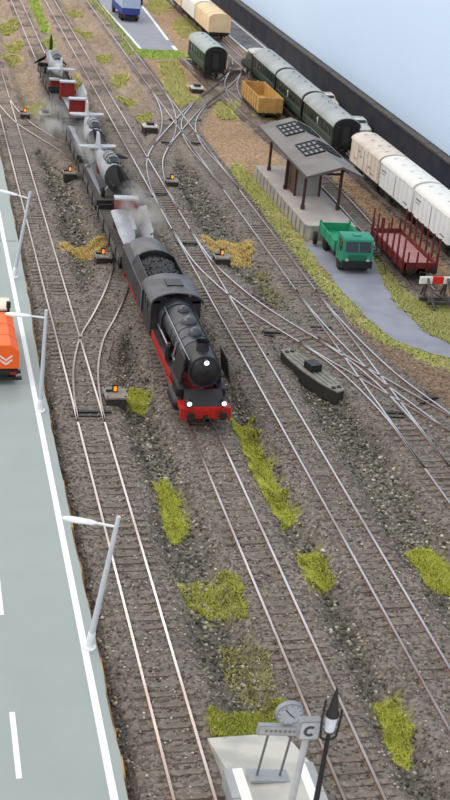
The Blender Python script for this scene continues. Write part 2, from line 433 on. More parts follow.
for ya in (34.6, 44.2, 53.8, 63.4, 73.0, 82.6, 92.2, 101.8, 111.4, 121, 130.6, 140.2):
    MB().box(3.16, 3.36, ya, ya + 3.5, .3, .318).build('lane_dash', mat('road_line', (238, 241, 243)), rdo)
ysm = gp(5, 241, .3)[1]
MB().box(-9, 7.2, ysm - .06, ysm + .06, .3, .306).build('board_joint', mat('joint_dark', (90, 96, 96), .8), rdo)

# ------------------------------------------------------------------ rails and sleepers
RAILSIDE = mat('rusty_rail', (112, 84, 74), .75, rgb2=(140, 112, 98), scale=1.3)
RAILTOP = mat('rail_head', (134, 114, 106), .27, metal=.85, rgb2=(214, 208, 205), scale=.045, mixlo=.38, mixhi=.55)
SLEEP = [mat('sleeper_%s' % n, c, .9, rgb2=c2, scale=4, bump=.3, bscale=12) for n, c, c2 in (('grey', (136, 126, 117), (112, 103, 95)), ('brown', (128, 116, 107), (106, 96, 88)), ('dark', (120, 111, 103), (100, 92, 85)))]
def sleeper_mesh(k, half):
    b = MB(); b.box(-half, half, -.13, .13, -.28, -.13)
    for sx in (-.7175, .7175):
        b.box(sx - .2, sx + .2, -.09, .09, -.13, -.095)
    me = bpy.data.meshes.new('sleeper'); me.from_pydata(b.v, [], b.f); me.materials.append(SLEEP[k]); me.update()
    return me
SLM = {h: [sleeper_mesh(k, h) for k in range(3)] for h in (1.25, 1.7)}

def offset(c, o):
    t = np.gradient(c, axis=0); t /= np.linalg.norm(t, axis=1)[:, None]
    return c + np.stack([t[:, 1], -t[:, 0]], 1) * o
def rail(c, o, parent, org, name='rail', a=0.0, b=1.0, w=.085, top=0.0):
    p = offset(c, o); n = len(p); p = p[int(a * (n - 1)):int(math.ceil(b * (n - 1))) + 1]
    if len(p) < 2: return
    t = np.gradient(p, axis=0); t /= np.linalg.norm(t, axis=1)[:, None]; nn = np.stack([t[:, 1], -t[:, 0]], 1)
    q = MB()
    prof = [(-w, -.17), (-w * .45, -.13), (-w * .45, -.05), (-w * .62, -.035 + top), (-w * .62, top), (w * .62, top), (w * .62, -.035 + top), (w * .45, -.05), (w * .45, -.13), (w, -.17)]
    k = len(prof)
    for pt, nv in zip(p, nn):
        for u, z in prof: q.v.append((pt[0] + nv[0] * u - org[0], pt[1] + nv[1] * u - org[1], z))
    for j in range(len(p) - 1):
        for i in range(k):
            i2 = (i + 1) % k
            q.f.append((j * k + i, j * k + i2, (j + 1) * k + i2, (j + 1) * k + i)); q.mi.append(1 if i == 4 else 0)
    q.f.append(tuple(range(k))); q.mi.append(0); q.f.append(tuple((len(p) - 1) * k + i for i in reversed(range(k)))); q.mi.append(0)
    return q.build(name, [RAILSIDE, RAILTOP], parent, smooth=False)

def resample(c, step):
    s = np.concatenate([[0], np.cumsum(np.linalg.norm(np.diff(c, axis=0), axis=1))]); u = np.arange(step / 2, s[-1], step)
    x = np.interp(u, s, c[:, 0]); y = np.interp(u, s, c[:, 1]); t = np.gradient(np.stack([x, y], 1), axis=0)
    return x, y, np.arctan2(-t[:, 0], t[:, 1])

def sleepers(key, parent, org, ymax=130, half=1.25, a=0, b=1, skip=None):
    x, y, r = resample(CURVE[key], .62); stuff = MB(); cnt = 0
    n = len(x)
    for i in range(int(a * n), int(b * n)):
        if skip and skip(x[i], y[i]): continue
        jr = r[i] + random.uniform(-.012, .012); k = random.randrange(3)
        if y[i] < ymax and cnt < 290:
            o = link('sleeper', SLM[half][k], parent); o.location = (x[i] - org[0] + random.uniform(-.03, .03), y[i] - org[1], random.uniform(-.015, .025)); o.rotation_euler.z = jr; cnt += 1
        else:
            c = (x[i] - org[0], y[i] - org[1], -.205); stuff.cbox(c, (half * 2, .26, .15), (0, 0, jr))
    if stuff.v: tag(stuff.build('far_sleepers', SLEEP[1], parent, smooth=False), kind='stuff')

def track(key, label, ymax=130, half=1.25, cat='railway track', name='railway_track', a=0, b=1, skip=None, rails=((-.7175, 0, 1), (.7175, 0, 1))):
    c = CURVE[key]; org = (float(c[0, 0]), float(c[0, 1]))
    t = thing(name, label, cat, (org[0], org[1], 0))
    for o, ra, rb in rails: rail(c, o, t, org, a=ra, b=rb)
    sleepers(key, t, org, ymax, half, a, b, skip)
    return t, org
tA = track('A', 'leftmost straight track beside the pale grey road board')
tB = track('B', 'straight track carrying the steam train')
tC = track('C', 'straight track just right of the steam train')
tD = track('D', 'long straight track left of the brown soil and the shelter')
tE = track('E', 'siding under the red stake wagon behind the shelter', 150)
tG = track('G', 'rear siding under the green coaches and white refrigerator vans', 60)
nearmain = lambda xs: (lambda x, y: any(abs(x - q) < 1.1 for q in xs))
tX1 = track('X1', 'crossover track curving right from the left track to the locomotive', name='crossover_track', skip=nearmain((XA, XB)))
tX2 = track('X2', 'crossover track slanting from the upper left to the train wagons', 140, name='crossover_track', skip=nearmain((XA, XB)))
tL1 = track('L1', 'yard ladder track slanting across the far junction to the back sidings', 150, name='crossover_track', skip=nearmain((XC, XD)))
tL2 = track('L2', 'short curved slip rail pair left of the far diamond crossing', 140, name='slip_track', a=.3, skip=nearmain((XD,)))
tL3 = track('L3', 'short curved slip rail pair right of the far diamond crossing', 140, name='slip_track', b=.8, skip=nearmain((XD,)))
tL4 = track('L4', 'short curved link track behind the ochre open wagon', 150, name='slip_track')
tF = track('F', 'crossover track slanting down right past the dark hull shaped cover', name='crossover_track', skip=nearmain((XC, XD)))
tF2 = track('F2', 'left slip rail pair at the right hand junction', name='slip_track', skip=nearmain((XD,)), a=.2)
tF3 = track('F3', 'right slip rail pair at the right hand junction beside the soil', name='slip_track', skip=nearmain((XD,)), b=.7)

# frog wings, check rails and tie bars, each belonging to its turnout track
CHK = mat('check_rail', (98, 84, 78), .6, rgb2=(130, 112, 104), scale=2)
BLK = mat('black_plastic', (38, 37, 37), .55, var=.2)
def bit(par_org, p0, p1, name, w=.09, z0=-.16, z1=-.01, m=None):
    t, org = par_org; a = np.array(p0) - org; b = np.array(p1) - org; d = (b - a) / np.linalg.norm(b - a); n = np.array([-d[1], d[0]]) * w / 2
    MB().prism([tuple(a - n), tuple(b - n), tuple(b + n), tuple(a + n)], z0, z1).build(name, m or CHK, t, smooth=False)
for par, p0, p1 in ((tX1, (8.62, 69.0), (8.62, 72.8)), (tX1, (11.1, 70.2), (11.85, 73.2)), (tX1, (9.55, 72.2), (9.9, 74.2)), (tX1, (9.95, 72.0), (10.05, 74.3)),
                    (tF, (19.68, 77), (19.68, 81)), (tF, (22.7, 81.4), (23.6, 78.6)), (tF, (20.7, 78.2), (20.9, 80.8)), (tF, (26.2, 68.2), (27.2, 66)),
                    (tF, (26.5, 72), (26.9, 69)), (tF, (27.0, 64.6), (27.25, 61.5)), (tF, (25.3, 73.8), (26.1, 71.9)),
                    (tL1, (25.8, 126), (26.6, 128)), (tL1, (26.6, 125), (27.4, 127)), (tX2, (8.7, 124), (8.7, 127))):
    bit(par, p0, p1, 'check_rail')
for par, p0, p1 in ((tX1, (8.3, 63.4), (10.4, 63.3)), (tF, (25.2, 75.4), (26.6, 75.3)), (tF, (21.7, 74.6), (22.9, 74.4)), (tF, (26.1, 62.7), (27.5, 62.6)), (tF, (28.6, 64.4), (30.0, 64.6)),
                    (tF, (19.3, 91.8), (21.2, 91.7)), (tL1, (19.4, 104.4), (21.2, 104.5)), (tL1, (23.2, 121.5), (24.2, 121.2)), (tL1, (25.7, 130.6), (26.6, 130.8)), (tL1, (28.2, 130), (29, 131)), (tL1, (26.2, 121.7), (27.2, 121.3))):
    bit(par, p0, p1, 'tie_bar', .22, -.14, -.02, BLK)
    bit(par, (p0[0], p0[1] - .5), (p1[0] - .5, p1[1] - .5), 'tie_bar', .12, -.14, -.05, BLK)

# ------------------------------------------------------------------ loose stones (thousands: stuff)
OCT = np.array([(1, 0, 0), (0, 1, 0), (-1, 0, 0), (0, -1, 0), (0, 0, 1), (0, 0, -1)], float)
OF = np.array([(0, 1, 4), (1, 2, 4), (2, 3, 4), (3, 0, 4), (1, 0, 5), (2, 1, 5), (3, 2, 5), (0, 3, 5)])
def stones(name, pts, zz, size, m, label, flat=.75):
    n = len(pts)
    V = OCT[None] * (1 + rng.uniform(-.38, .38, (n, 6, 1))) + rng.uniform(-.25, .25, (n, 6, 3))
    V *= size[:, None, None]; V[:, :, 2] *= flat
    a = rng.uniform(0, 2 * PI, n); ca, sa = np.cos(a)[:, None], np.sin(a)[:, None]
    x = V[:, :, 0] * ca - V[:, :, 1] * sa; y = V[:, :, 0] * sa + V[:, :, 1] * ca
    V = np.stack([x + pts[:, 0:1], y + pts[:, 1:2], V[:, :, 2] + (zz + size * .25)[:, None]], -1)
    F = (OF[None] + (np.arange(n) * 6)[:, None, None]).reshape(-1, 3)
    o = raw_mesh(name, V.reshape(-1, 3), F, m)
    return tag(o, label, 'stones', kind='stuff')
COARSE = island_mat('coarse_stone', [(0, (62, 62, 56)), (1, (206, 200, 180)), (.3, (106, 101, 93)), (.65, (138, 132, 117)), (.88, (166, 158, 138))])
DARK_SHADE = island_mat('dark_shade_chip', [(0, (58, 57, 54)), (1, (186, 180, 164)), (.45, (98, 95, 88)), (.85, (132, 127, 114))])
FINE = island_mat('fine_ballast', [(0, (92, 84, 78)), (1, (206, 194, 178)), (.4, (120, 111, 103)), (.85, (146, 135, 124))])
SOILST = island_mat('soil_crumb', [(0, (118, 95, 76)), (1, (182, 160, 136)), (.5, (148, 124, 102)), (.85, (160, 136, 112))])
def scatter(x0, x1, y0, y1, dens):
    n = int((x1 - x0) * (y1 - y0) * dens); return np.stack([rng.uniform(x0, x1, n), rng.uniform(y0, y1, n)], 1)
for y0, y1, dens, s0 in ((28, 80, 30, .10), (80, 132, 13, .13)):
    p = scatter(6.95, 31, y0, y1, dens); d = dist_tracks(p[:, 0], p[:, 1])
    keep = (d > 1.95 + rng.uniform(-.25, .3, len(p))) & ~in_patch(p[:, 0], p[:, 1]) & (p[:, 0] < soil_edge(p[:, 1]) + rng.uniform(-.4, .2, len(p)))
    ch = ~((p[:, 0] > 10.1) & (p[:, 0] < 13.8) & (p[:, 1] < 36)); p = p[keep & ch]
    z, _ = zone(p[:, 0], p[:, 1]); s = s0 * rng.uniform(.55, 1.35, len(p))
    dark_shade = vnoise(p[:, 0], p[:, 1], 4.5, 31) + .5 * np.exp(-((dist_tracks(p[:, 0], p[:, 1]) - 2.5) / .35) ** 2) + rng.normal(0, .16, len(p)) > .86  # dark stones in random patches, and along bed shoulders to imitate shade
    lab = ('foreground', 'middle')[y0 > 50]
    stones('gravel', p[~dark_shade], z[~dark_shade], s[~dark_shade], COARSE, 'loose grey brown gravel between the tracks in the %s' % lab)
    stones('dark_and_shade_gravel', p[dark_shade], z[dark_shade], s[dark_shade], DARK_SHADE, 'loose darker grey gravel, in patches and as imitated shade along the trackbeds, in the %s' % lab)
for y0, y1, dens, s0 in ((28, 62, 30, .06), (62, 105, 12, .07)):
    p = scatter(6.95, 31, y0, y1, dens); d = dist_tracks(p[:, 0], p[:, 1])
    dm = np.minimum(*[np.abs(np.abs(p[:, 0] - xc) - .7175) for xc in (XA, XB)]); dm = np.minimum(dm, np.minimum(*[np.abs(np.abs(p[:, 0] - xc) - .7175) for xc in (XC, XD)]))
    keep = (d < 2.2) & (dm > .12) & (rng.random(len(p)) < np.where(d < 1.3, .55, 1)) & ~((p[:, 0] > 10.1) & (p[:, 0] < 13.8) & (p[:, 1] < 36)); p = p[keep]
    z, _ = zone(p[:, 0], p[:, 1]); s = s0 * rng.uniform(.6, 1.3, len(p))
    stones('ballast', p, z + np.where(dist_tracks(p[:, 0], p[:, 1]) < 1.3, .02, 0), s, FINE, 'fine brown grey ballast around the sleepers in the %s' % ('foreground' if y0 < 50 else 'middle'))
p = scatter(27.5, 46, 50, 112, 6); d = dist_tracks(p[:, 0], p[:, 1])
keep = (p[:, 0] > soil_edge(p[:, 1])) & (d > 1.5) & ~in_poly(p[:, 0], p[:, 1], VERGE_L) & ~in_poly(p[:, 0], p[:, 1], VERGE_R) & ~((p[:, 0] > 29.8) & (p[:, 0] < 34.3) & (p[:, 1] > 93.5)) & ~in_poly(p[:, 0], p[:, 1], PATHPOLY) & (p[:, 0] < 43)
p = p[keep]; z, _ = zone(p[:, 0], p[:, 1]); stones('soil_crumbs', p, z, .085 * rng.uniform(.5, 1.4, len(p)), SOILST, 'brown crumbs of soil beside the grey path')

# ------------------------------------------------------------------ static grass
GRASS = {'trace': [(0, (120, 124, 52)), (1, (176, 170, 84)), (.5, (146, 146, 66))], 'green': [(0, (136, 142, 46)), (1, (194, 194, 92)), (.5, (164, 168, 64))], 'thin': [(0, (134, 140, 52)), (1, (184, 184, 92)), (.5, (156, 160, 70))], 'moss': [(0, (110, 118, 42)), (1, (170, 170, 80)), (.5, (138, 144, 58))],
         'ochre': [(0, (180, 152, 90)), (1, (214, 190, 126)), (.5, (198, 170, 106))], 'olive': [(0, (150, 146, 80)), (1, (190, 184, 116)), (.5, (170, 166, 96))],
         'bright': [(0, (140, 160, 66)), (1, (182, 194, 104)), (.5, (160, 178, 82))], 'yellow': [(0, (164, 158, 92)), (1, (196, 188, 126)), (.5, (180, 174, 110))],
         'verge': [(0, (146, 148, 82)), (1, (194, 190, 128)), (.5, (170, 170, 104))]}
GMAT = {k: island_mat('grass_%s' % k, v, .8, .1) for k, v in GRASS.items()}
def area(poly):
    a = np.array(poly); x, y = a[:, 0], a[:, 1]; return abs(np.dot(x, np.roll(y, -1)) - np.dot(y, np.roll(x, -1))) / 2
def grass(poly, tone, label, dens, h, name='grass_tuft', cap=20000):
    a = np.array(poly); n = int(min(cap, area(poly) * dens) * (np.ptp(a[:, 0]) * np.ptp(a[:, 1])) / max(area(poly), .01)); n = min(n, 60000)
    p = np.stack([rng.uniform(a[:, 0].min() - .2, a[:, 0].max() + .2, n), rng.uniform(a[:, 1].min() - .3, a[:, 1].max() + .3, n)], 1)
    jx = (vnoise(p[:, 0], p[:, 1], .8, 8) - .5) * .5; jy = (vnoise(p[:, 0], p[:, 1], .8, 18) - .5) * .8
    k = in_poly(p[:, 0] + jx, p[:, 1] + jy, poly)
    if tone == 'thin': k &= rng.random(n) < .6
    if tone == 'trace': k &= rng.random(n) < .12
    if tone == 'verge': k &= (vnoise(p[:, 0], p[:, 1], 1.1, 9) < .8) & (dist_tracks(p[:, 0], p[:, 1]) > 1.25)
    p = p[k]; n = len(p)
    if n == 0: return
    z, _ = zone(p[:, 0], p[:, 1])
    hh = h * rng.uniform(.5, 1.25, n); a1 = rng.uniform(0, 2 * PI, n); w = .02 + .012 * rng.random(n)
    la = rng.uniform(0, 2 * PI, n); lr = rng.uniform(.6, 1.5, n) * hh; lean = np.stack([np.cos(la), np.sin(la)], 1) * lr[:, None]; a1 = la + PI / 2 + rng.normal(0, .3, n)
    base = np.stack([p[:, 0], p[:, 1], z - .03], 1); dx = np.stack([np.cos(a1) * w, np.sin(a1) * w, 0 * w], 1)
    mid = base + np.concatenate([lean * .35, (hh * .6)[:, None]], 1); tip = base + np.concatenate([lean, hh[:, None]], 1)
    V = np.stack([base - dx, base + dx, mid + dx * .6, tip, mid - dx * .6], 1).reshape(-1, 3)
    i = (np.arange(n) * 5)[:, None]
    F = np.concatenate([i + np.array([[0, 1, 2]]), i + np.array([[0, 2, 4]]), i + np.array([[4, 2, 3]])])
    nz = np.cross(V[F[:, 1]] - V[F[:, 0]], V[F[:, 2]] - V[F[:, 0]])[:, 2]; F[nz < 0] = F[nz < 0][:, ::-1]
    o = raw_mesh(name, V, F, GMAT[tone]); o.data.normals_split_custom_set_from_vertices(np.tile([0.0, 0.0, 1.0], (len(V), 1)).tolist()); tag(o, label, 'grass', kind='stuff')
for poly, tone, label in PATCH:
    ym = np.mean([q[1] for q in poly])
    grass(poly, tone, label, 1700 if ym < 80 else (800 if ym < 115 else 300), (.13 if ym < 80 else .18) if tone != 'ochre' else .17)
grass(VERGE_L, 'verge', 'pale green grass verge along the left side of the grey path', 600, .14, 'grass_verge', 45000)
grass(VERGE_R, 'verge', 'pale green grass verge between grey path and red stake wagon', 600, .14, 'grass_verge', 36000)
grass(VERGE_FAR, 'bright', 'bright green grass verge around the end of the far road', 120, .25, 'grass_verge', 8000)
#@@PART2@@
# ------------------------------------------------------------------ rolling stock: shared pieces
M_BLACK = mat('black_paint', (34, 34, 37), .45, var=.2, scale=2)
M_SOOT = mat('soot_black', (40, 40, 44), .45, rgb2=(56, 56, 61), scale=.9)
M_BOIL = mat('boiler_black', (38, 39, 46), .3, rgb2=(54, 56, 64), scale=.8, spec=.8)
M_RED = mat('running_gear_red', (178, 34, 28), .5, var=.15)
M_STEEL = mat('bright_steel', (170, 172, 178), .35, metal=.8)
M_LAMP = mat('lit_headlamp', (225, 232, 255), .4, emit=1.1)
M_WHEEL = mat('dark_wheel', (46, 42, 41), .6, var=.2)
M_TYRE = mat('tyre_steel', (150, 146, 144), .4, metal=.7)
M_GLASS = mat('dark_window', (30, 38, 46), .12, spec=.6, var=.1)
M_FRAME = mat('black_underframe', (36, 34, 33), .65, var=.25)
M_RUB = mat('tyre_rubber', (30, 30, 31), .8)

def wheelset(par, y, r=.48, name='wheelset', m=M_WHEEL):
    q = MB(); 
    for sx in (-1, 1):
        q.cyl((sx * .66, y, r), (sx * .78, y, r), r, r, 14); q.cyl((sx * .63, y, r), (sx * .67, y, r), r + .04, r + .04, 14)
    q.cyl((-.7, y, r), (.7, y, r), .08, .08, 6)
    return q.build(name, m, par)
def buffers(par, y, sgn, z=1.05, m=M_FRAME):
    for sx in (-.87, .87):
        q = MB(); q.cyl((sx, y, z), (sx, y + sgn * .34, z), .12, .1, 8); q.cyl((sx, y + sgn * .34, z), (sx, y + sgn * .42, z), .24, .24, 12)
        q.build('buffer', m, par)
def coupling(par, y, sgn):
    q = MB(); q.box(-.1, .1, min(y, y + sgn * .5), max(y, y + sgn * .5), .8, .95); q.box(-.25, .25, min(y + sgn * .42, y + sgn * .5), max(y + sgn * .42, y + sgn * .5), .72, 1.0)
    q.build('coupling', M_FRAME, par)
def arch(w, z0, zs, zt, n=9, pad=0.0):
    """closed profile in xz: straight sides to zs then an arch to zt"""
    p = [(-w, z0), (w, z0)]
    for i in range(n + 1):
        t = PI * i / n; p.append(((w + pad) * math.cos(t), zs + (zt - zs) * math.sin(t)))
    return p

# ------------------------------------------------------------------ steam locomotive with tender (front towards the camera)
def make_loco():
    t = thing('steam_locomotive', 'black steam locomotive with red wheels and lit headlamps, heading the train', 'locomotive', (XB, 60.7, 0))
    # frame and buffer beam
    q = MB(); q.box(-.55, .55, .3, 12.2, .75, 1.15); q.box(-1.0, -.9, .4, 11.8, .55, 1.45); q.box(.9, 1.0, .4, 11.8, .55, 1.45); q.build('frame', M_RED, t)
    q = MB(); q.box(-1.38, 1.38, 0, .22, .72, 1.35); q.box(-1.38, -1.0, .22, 1.2, 1.1, 1.3); q.box(1.0, 1.38, .22, 1.2, 1.1, 1.3)
    bb = q.build('buffer_beam', M_RED, t)
    buffers(t, 0, -1); coupling(t, 0, -1)
    for sx in (-.95, .95):
        q = MB(); q.cyl((sx, .1, 1.36), (sx, .1, 1.52), .06, .06, 6); q.cyl((sx, -.06, 1.64), (sx, .26, 1.64), .17, .17, 12); lamp = q.build('headlamp', M_BLACK, t)
        MB().cyl((sx, -.075, 1.64), (sx, -.045, 1.64), .135, .135, 12).build('lamp_lens', M_LAMP, lamp)
    # front apron and footplate
    q = MB(); q.extr_x([(.2, 1.35), (.35, 1.4), (1.15, 1.95), (1.25, 1.85), (.4, 1.28)], -1.05, 1.05); q.build('front_apron', M_SOOT, t)
    q = MB()
    for sx in (-1, 1): q.box(min(sx * .85, sx * 1.36), max(sx * .85, sx * 1.36), 1.2, 9.6, 1.86, 1.94)
    q.build('running_board', M_SOOT, t)
    q = MB(); 
    for sx in (-1, 1): q.box(min(sx * 1.36, sx * 1.4), max(sx * 1.36, sx * 1.4), 3.4, 9.6, 1.5, 1.9)
    q.build('running_board_valance', M_RED, t)
    for sx in (-1, 1):
        q = MB(); q.cyl((sx * 1.18, 1.3, 1.0), (sx * 1.18, 2.9, 1.0), .42, .42, 14); q.cyl((sx * 1.18, 1.1, 1.0), (sx * 1.18, 1.3, 1.0), .3, .42, 14)
        q.cyl((sx * 1.15, 1.35, 1.6), (sx * 1.15, 2.85, 1.6), .2, .2, 10); q.box(sx * 1.15 - .22, sx * 1.15 + .22, 1.5, 2.7, 1.2, 1.9); q.build('cylinder_block', M_BLACK, t)
    # boiler
    R = .92; zc = 2.95
    q = MB(); ring = lambda y, r, z=zc, n=20: [(r * math.cos(2 * PI * i / n), y, z + r * math.sin(2 * PI * i / n)) for i in range(n)]
    q.loft([ring(3.1, R), ring(8.6, R + .05)]); boil = q.build('boiler', M_BOIL, t)
    for y in (3.2, 4.2, 5.2, 6.2, 7.2, 8.2):
        MB().loft([ring(y, R + .045), ring(y + .1, R + .045)]).build('boiler_band', M_BOIL, boil)
    q = MB(); q.loft([ring(1.15, R + .01), ring(3.15, R + .03)]); sb = q.build('smokebox', M_SOOT, t)
    q = MB(); q.loft([ring(1.16, .8), ring(1.02, .74), ring(.9, .52), ring(.84, .2)]); q.box(-.03, .03, .76, .9, zc - .3, zc + .3, (0, .5, 0)); q.build('smokebox_door', M_BLACK, sb)
    q = MB(); q.cyl((0, .84, 3.62), (0, 1.15, 3.62), .17, .17, 12); lp = q.build('headlamp', M_BLACK, t); MB().cyl((0, .82, 3.62), (0, .85, 3.62), .14, .14, 12).build('lamp_lens', M_LAMP, lp)
    q = MB(); q.cyl((0, 2.1, zc + .85), (0, 2.1, 4.3), .36, .33, 16, cap=False); q.cyl((0, 2.1, 4.22), (0, 2.1, 4.34), .4, .4, 16, cap=False); q.cyl((0, 2.1, 4.1), (0, 2.1, 4.12), .3, .3, 12); q.build('chimney', M_SOOT, t)
    for y, r, h in ((4.2, .42, .42), (5.9, .48, .4), (7.6, .36, .36)):
        q = MB(); q.cyl((0, y, zc + .8), (0, y, zc + .92), r + .06, r, 16); q.sphere((0, y, zc + .92), r, 14, 8, h / r); q.build('dome', M_BOIL, t)
    q = MB(); prof = [(-1.08, 1.9), (1.08, 1.9)] + [(1.08 * math.cos(a), 2.95 + 1.02 * math.sin(a)) for a in [PI * i / 12 for i in range(13)]]
    q.extr_y(prof, 8.5, 9.9); q.build('firebox', M_BOIL, t)
    # pipes
    for sx in (-1, 1):
        q = MB(); q.tube([(sx * .95, 2.6, 2.3), (sx * 1.0, 5, 2.25), (sx * 1.05, 9.4, 2.3)], .07); q.tube([(sx * .8, 1.5, 3.5), (sx * .85, 9, 3.55)], .035)
        q.tube([(sx * .9, 4.6, 3.2), (sx * 1.02, 4.6, 2.4), (sx * .98, 4.6, 2.0)], .06); q.tube([(sx * .9, 2.2, 3.0), (sx * 1.08, 2.2, 2.3), (sx * 1.12, 2.2, 1.8)], .13); q.build('pipework', M_STEEL if sx < 0 else M_BLACK, t)
        q = MB(); q.cyl((sx * 1.2, 5.2, 1.95), (sx * 1.2, 5.2, 2.75), .2, .2, 12); q.cyl((sx * 1.2, 5.2, 2.75), (sx * 1.2, 5.2, 2.9), .2, .1, 12); q.build('air_pump', M_BLACK, t)
        # smoke deflectors
        q = MB(); x = sx * 1.38; q.hexa([(x, .95, 2.35), (x + .05, .95, 2.35), (x + .05, 3.0, 2.35), (x, 3.0, 2.35), (x - sx * .22, 1.1, 3.75), (x - sx * .22 + .05, 1.1, 3.75), (x - sx * .22 + .05, 2.9, 3.75), (x - sx * .22, 2.9, 3.75)])
        sd = q.build('smoke_deflector', M_BLACK, t)
        q = MB(); q.tube([(x, 1.4, 2.5), (sx * .85, 1.4, 2.6)], .035); q.tube([(x, 2.6, 2.5), (sx * .85, 2.6, 2.6)], .035); q.build('bracket', M_BLACK, sd)
    # wheels
    q = MB(); r = .7
    n = 18
    outer = lambda y, rr: [(y, rr * math.cos(2 * PI * i / n), rr * math.sin(2 * PI * i / n)) for i in range(n)]
    q.loft([outer(-.06, r), outer(.06, r), outer(.06, r - .1), outer(-.06, r - .1), outer(-.06, r)], cap=False)
    q.cyl((-.1, 0, 0), (.1, 0, 0), .16, .16, 10)
    for i in range(10):
        a = 2 * PI * i / 10; q.cbox((0, math.cos(a) * .38, math.sin(a) * .38), (.06, .5, .07), (a, 0, 0))
    q.cyl((-.05, 0, 0), (.05, 0, 0), .62, .62, 18)
    dw0 = q.build('driving_wheel', M_RED, t)
    wy = [3.7, 5.2, 6.7, 8.2, 9.7]
    first = True
    for y in wy:
        for sx in (-.84, .84):
            o = dw0 if first else dw0.copy()
            if not first: COL.objects.link(o)
            first = False; o.location = (sx, y, r)
    for y in (1.9,):
        for sx in (-.74, .74):
            o = dw0.copy(); COL.objects.link(o); o.name = 'leading_wheel'; o.scale = (1, .6, .6); o.location = (sx, y + 1.0 if False else y - .6, .43)
    for sx in (-1, 1):
        q = MB(); q.box(sx * .98 - .03, sx * .98 + .03, 3.5, 9.9, .38, .52); q.build('coupling_rod', M_STEEL, t)
        q = MB(); q.box(sx * 1.1 - .03, sx * 1.1 + .03, 2.9, 6.8, .5, .66, (math.radians(1.5), 0, 0)); q.build('connecting_rod', M_STEEL, t)
        q = MB(); q.tube([(sx * 1.2, 4.6, 1.3), (sx * 1.2, 5.4, .8), (sx * 1.2, 4.2, 1.1), (sx * 1.2, 3.0, 1.0)], .06); q.build('valve_gear', M_RED, t)
    # cab
    q = MB()
    for sx in (-1, 1):
        x0, x1 = sorted((sx * 1.44, sx * 1.5)); q.box(x0, x1, 9.7, 12.3, 1.45, 2.75); q.box(x0, x1, 9.7, 10.3, 2.75, 3.65); q.box(x0, x1, 11.8, 12.3, 2.75, 3.65); q.box(x0, x1, 11.0, 11.1, 2.75, 3.65)
    q.box(-1.44, -.95, 9.7, 9.76, 1.45, 3.65); q.box(.95, 1.44, 9.7, 9.76, 1.45, 3.65); q.box(-1.44, 1.44, 9.7, 9.76, 3.5, 3.9); q.box(-1.44, 1.44, 9.7, 12.3, 1.4, 1.5)
    cab = q.build('cab', M_SOOT, t)
    for sx in (-1, 1): MB().box(min(sx * 1.45, sx * 1.47), max(sx * 1.45, sx * 1.47), 10.3, 11.8, 2.75, 3.6).build('cab_window', M_GLASS, cab)
    roofp = [(1.62 * math.cos(PI * i / 12), 3.62 + .72 * math.sin(PI * i / 12)) for i in range(13)] ; roofp = roofp + [(x * .95, z - .07) for x, z in reversed(roofp)]
    q = MB(); n = len(roofp); q.v = [(x, 9.3, z) for x, z in roofp] + [(x, 12.6, z) for x, z in roofp]
    for i in range(n): q.f.append((i, (i + 1) % n, n + (i + 1) % n, n + i)); q.mi.append(0)
    for i in range(12):
        for o in (0, n): q.f.append((o + i, o + i + 1, o + n - 2 - i, o + n - 1 - i)); q.mi.append(0)
    q.build('cab_roof', mat('cab_roof_grey', (74, 74, 78), .5, rgb2=(96, 96, 100), scale=1), cab)
    MB().box(-.5, .5, 10.4, 11.5, 4.3, 4.4).build('roof_vent', M_SOOT, cab)
    # tender
    td = MB(); tw = 1.45
    prof = [(-1.0, 1.15), (1.0, 1.15), (1.38, 1.45), (1.48, 1.9), (1.48, 3.0), (1.3, 3.18), (-1.3, 3.18), (-1.48, 3.0), (-1.48, 1.9), (-1.38, 1.45)]
    td.extr_y(prof, 13.0, 21.4); ten = td.build('tender_tank', M_SOOT, t)
    for sx in (-1, 1):
        q = MB(); q.hexa([(sx * 1.42, 13.0, 3.05), (sx * 1.36, 13.0, 3.05), (sx * 1.36, 17.4, 3.05), (sx * 1.42, 17.4, 3.05), (sx * 1.2, 13.0, 3.85), (sx * 1.14, 13.0, 3.85), (sx * 1.14, 17.4, 3.85), (sx * 1.2, 17.4, 3.85)])
        q.build('coal_bunker_side', M_SOOT, ten)
    ar = [(1.42 * math.cos(PI * i / 10), 3.1 + 1.02 * math.sin(PI * i / 10)) for i in range(11)]
    MB().extr_y(ar, 17.35, 17.6).build('bunker_bulkhead', M_BLACK, ten)
    MB().extr_y([(1.1 * math.cos(PI * i / 8), 3.1 + .6 * math.sin(PI * i / 8)) for i in range(9)], 17.6, 21.2).build('water_tank_cover', mat('tender_deck', (92, 92, 96), .55, rgb2=(112, 110, 108), scale=1), ten)
    # coal: many lumps, one part
    n = 420; V = []; F = []
    px = rng.uniform(-1.15, 1.15, n); py = rng.uniform(13.1, 17.3, n); pz = 3.3 + .5 * np.cos(px * 1.1) - .08 * np.abs(py - 15); 
    s = rng.uniform(.09, .2, n); VV = OCT[None] * (1 + rng.uniform(-.3, .3, (n, 6, 1))) * s[:, None, None] + np.stack([px, py, pz], 1)[:, None]
    FF = (OF[None] + (np.arange(n) * 6)[:, None, None]).reshape(-1, 3); co = raw_mesh('coal', VV.reshape(-1, 3), FF, mat('coal', (52, 52, 55), .5, var=.3), ten); co['kind'] = 'stuff'
    MB().extr_y([(1.15 * math.cos(PI * i / 8), 3.1 + .55 * math.sin(PI * i / 8)) for i in range(9)], 13.1, 17.3).build('coal_bed', M_BLACK, ten)
    q = MB(); q.box(-1.05, 1.05, 13.2, 21.3, .85, 1.2); q.box(-1.3, 1.3, 21.3, 21.5, .8, 1.3); q.build('tender_frame', M_RED, t)
    for y in (14.0, 15.7, 18.7, 20.4):
        wheelset(t, y, .5, 'tender_wheelset', M_RED)
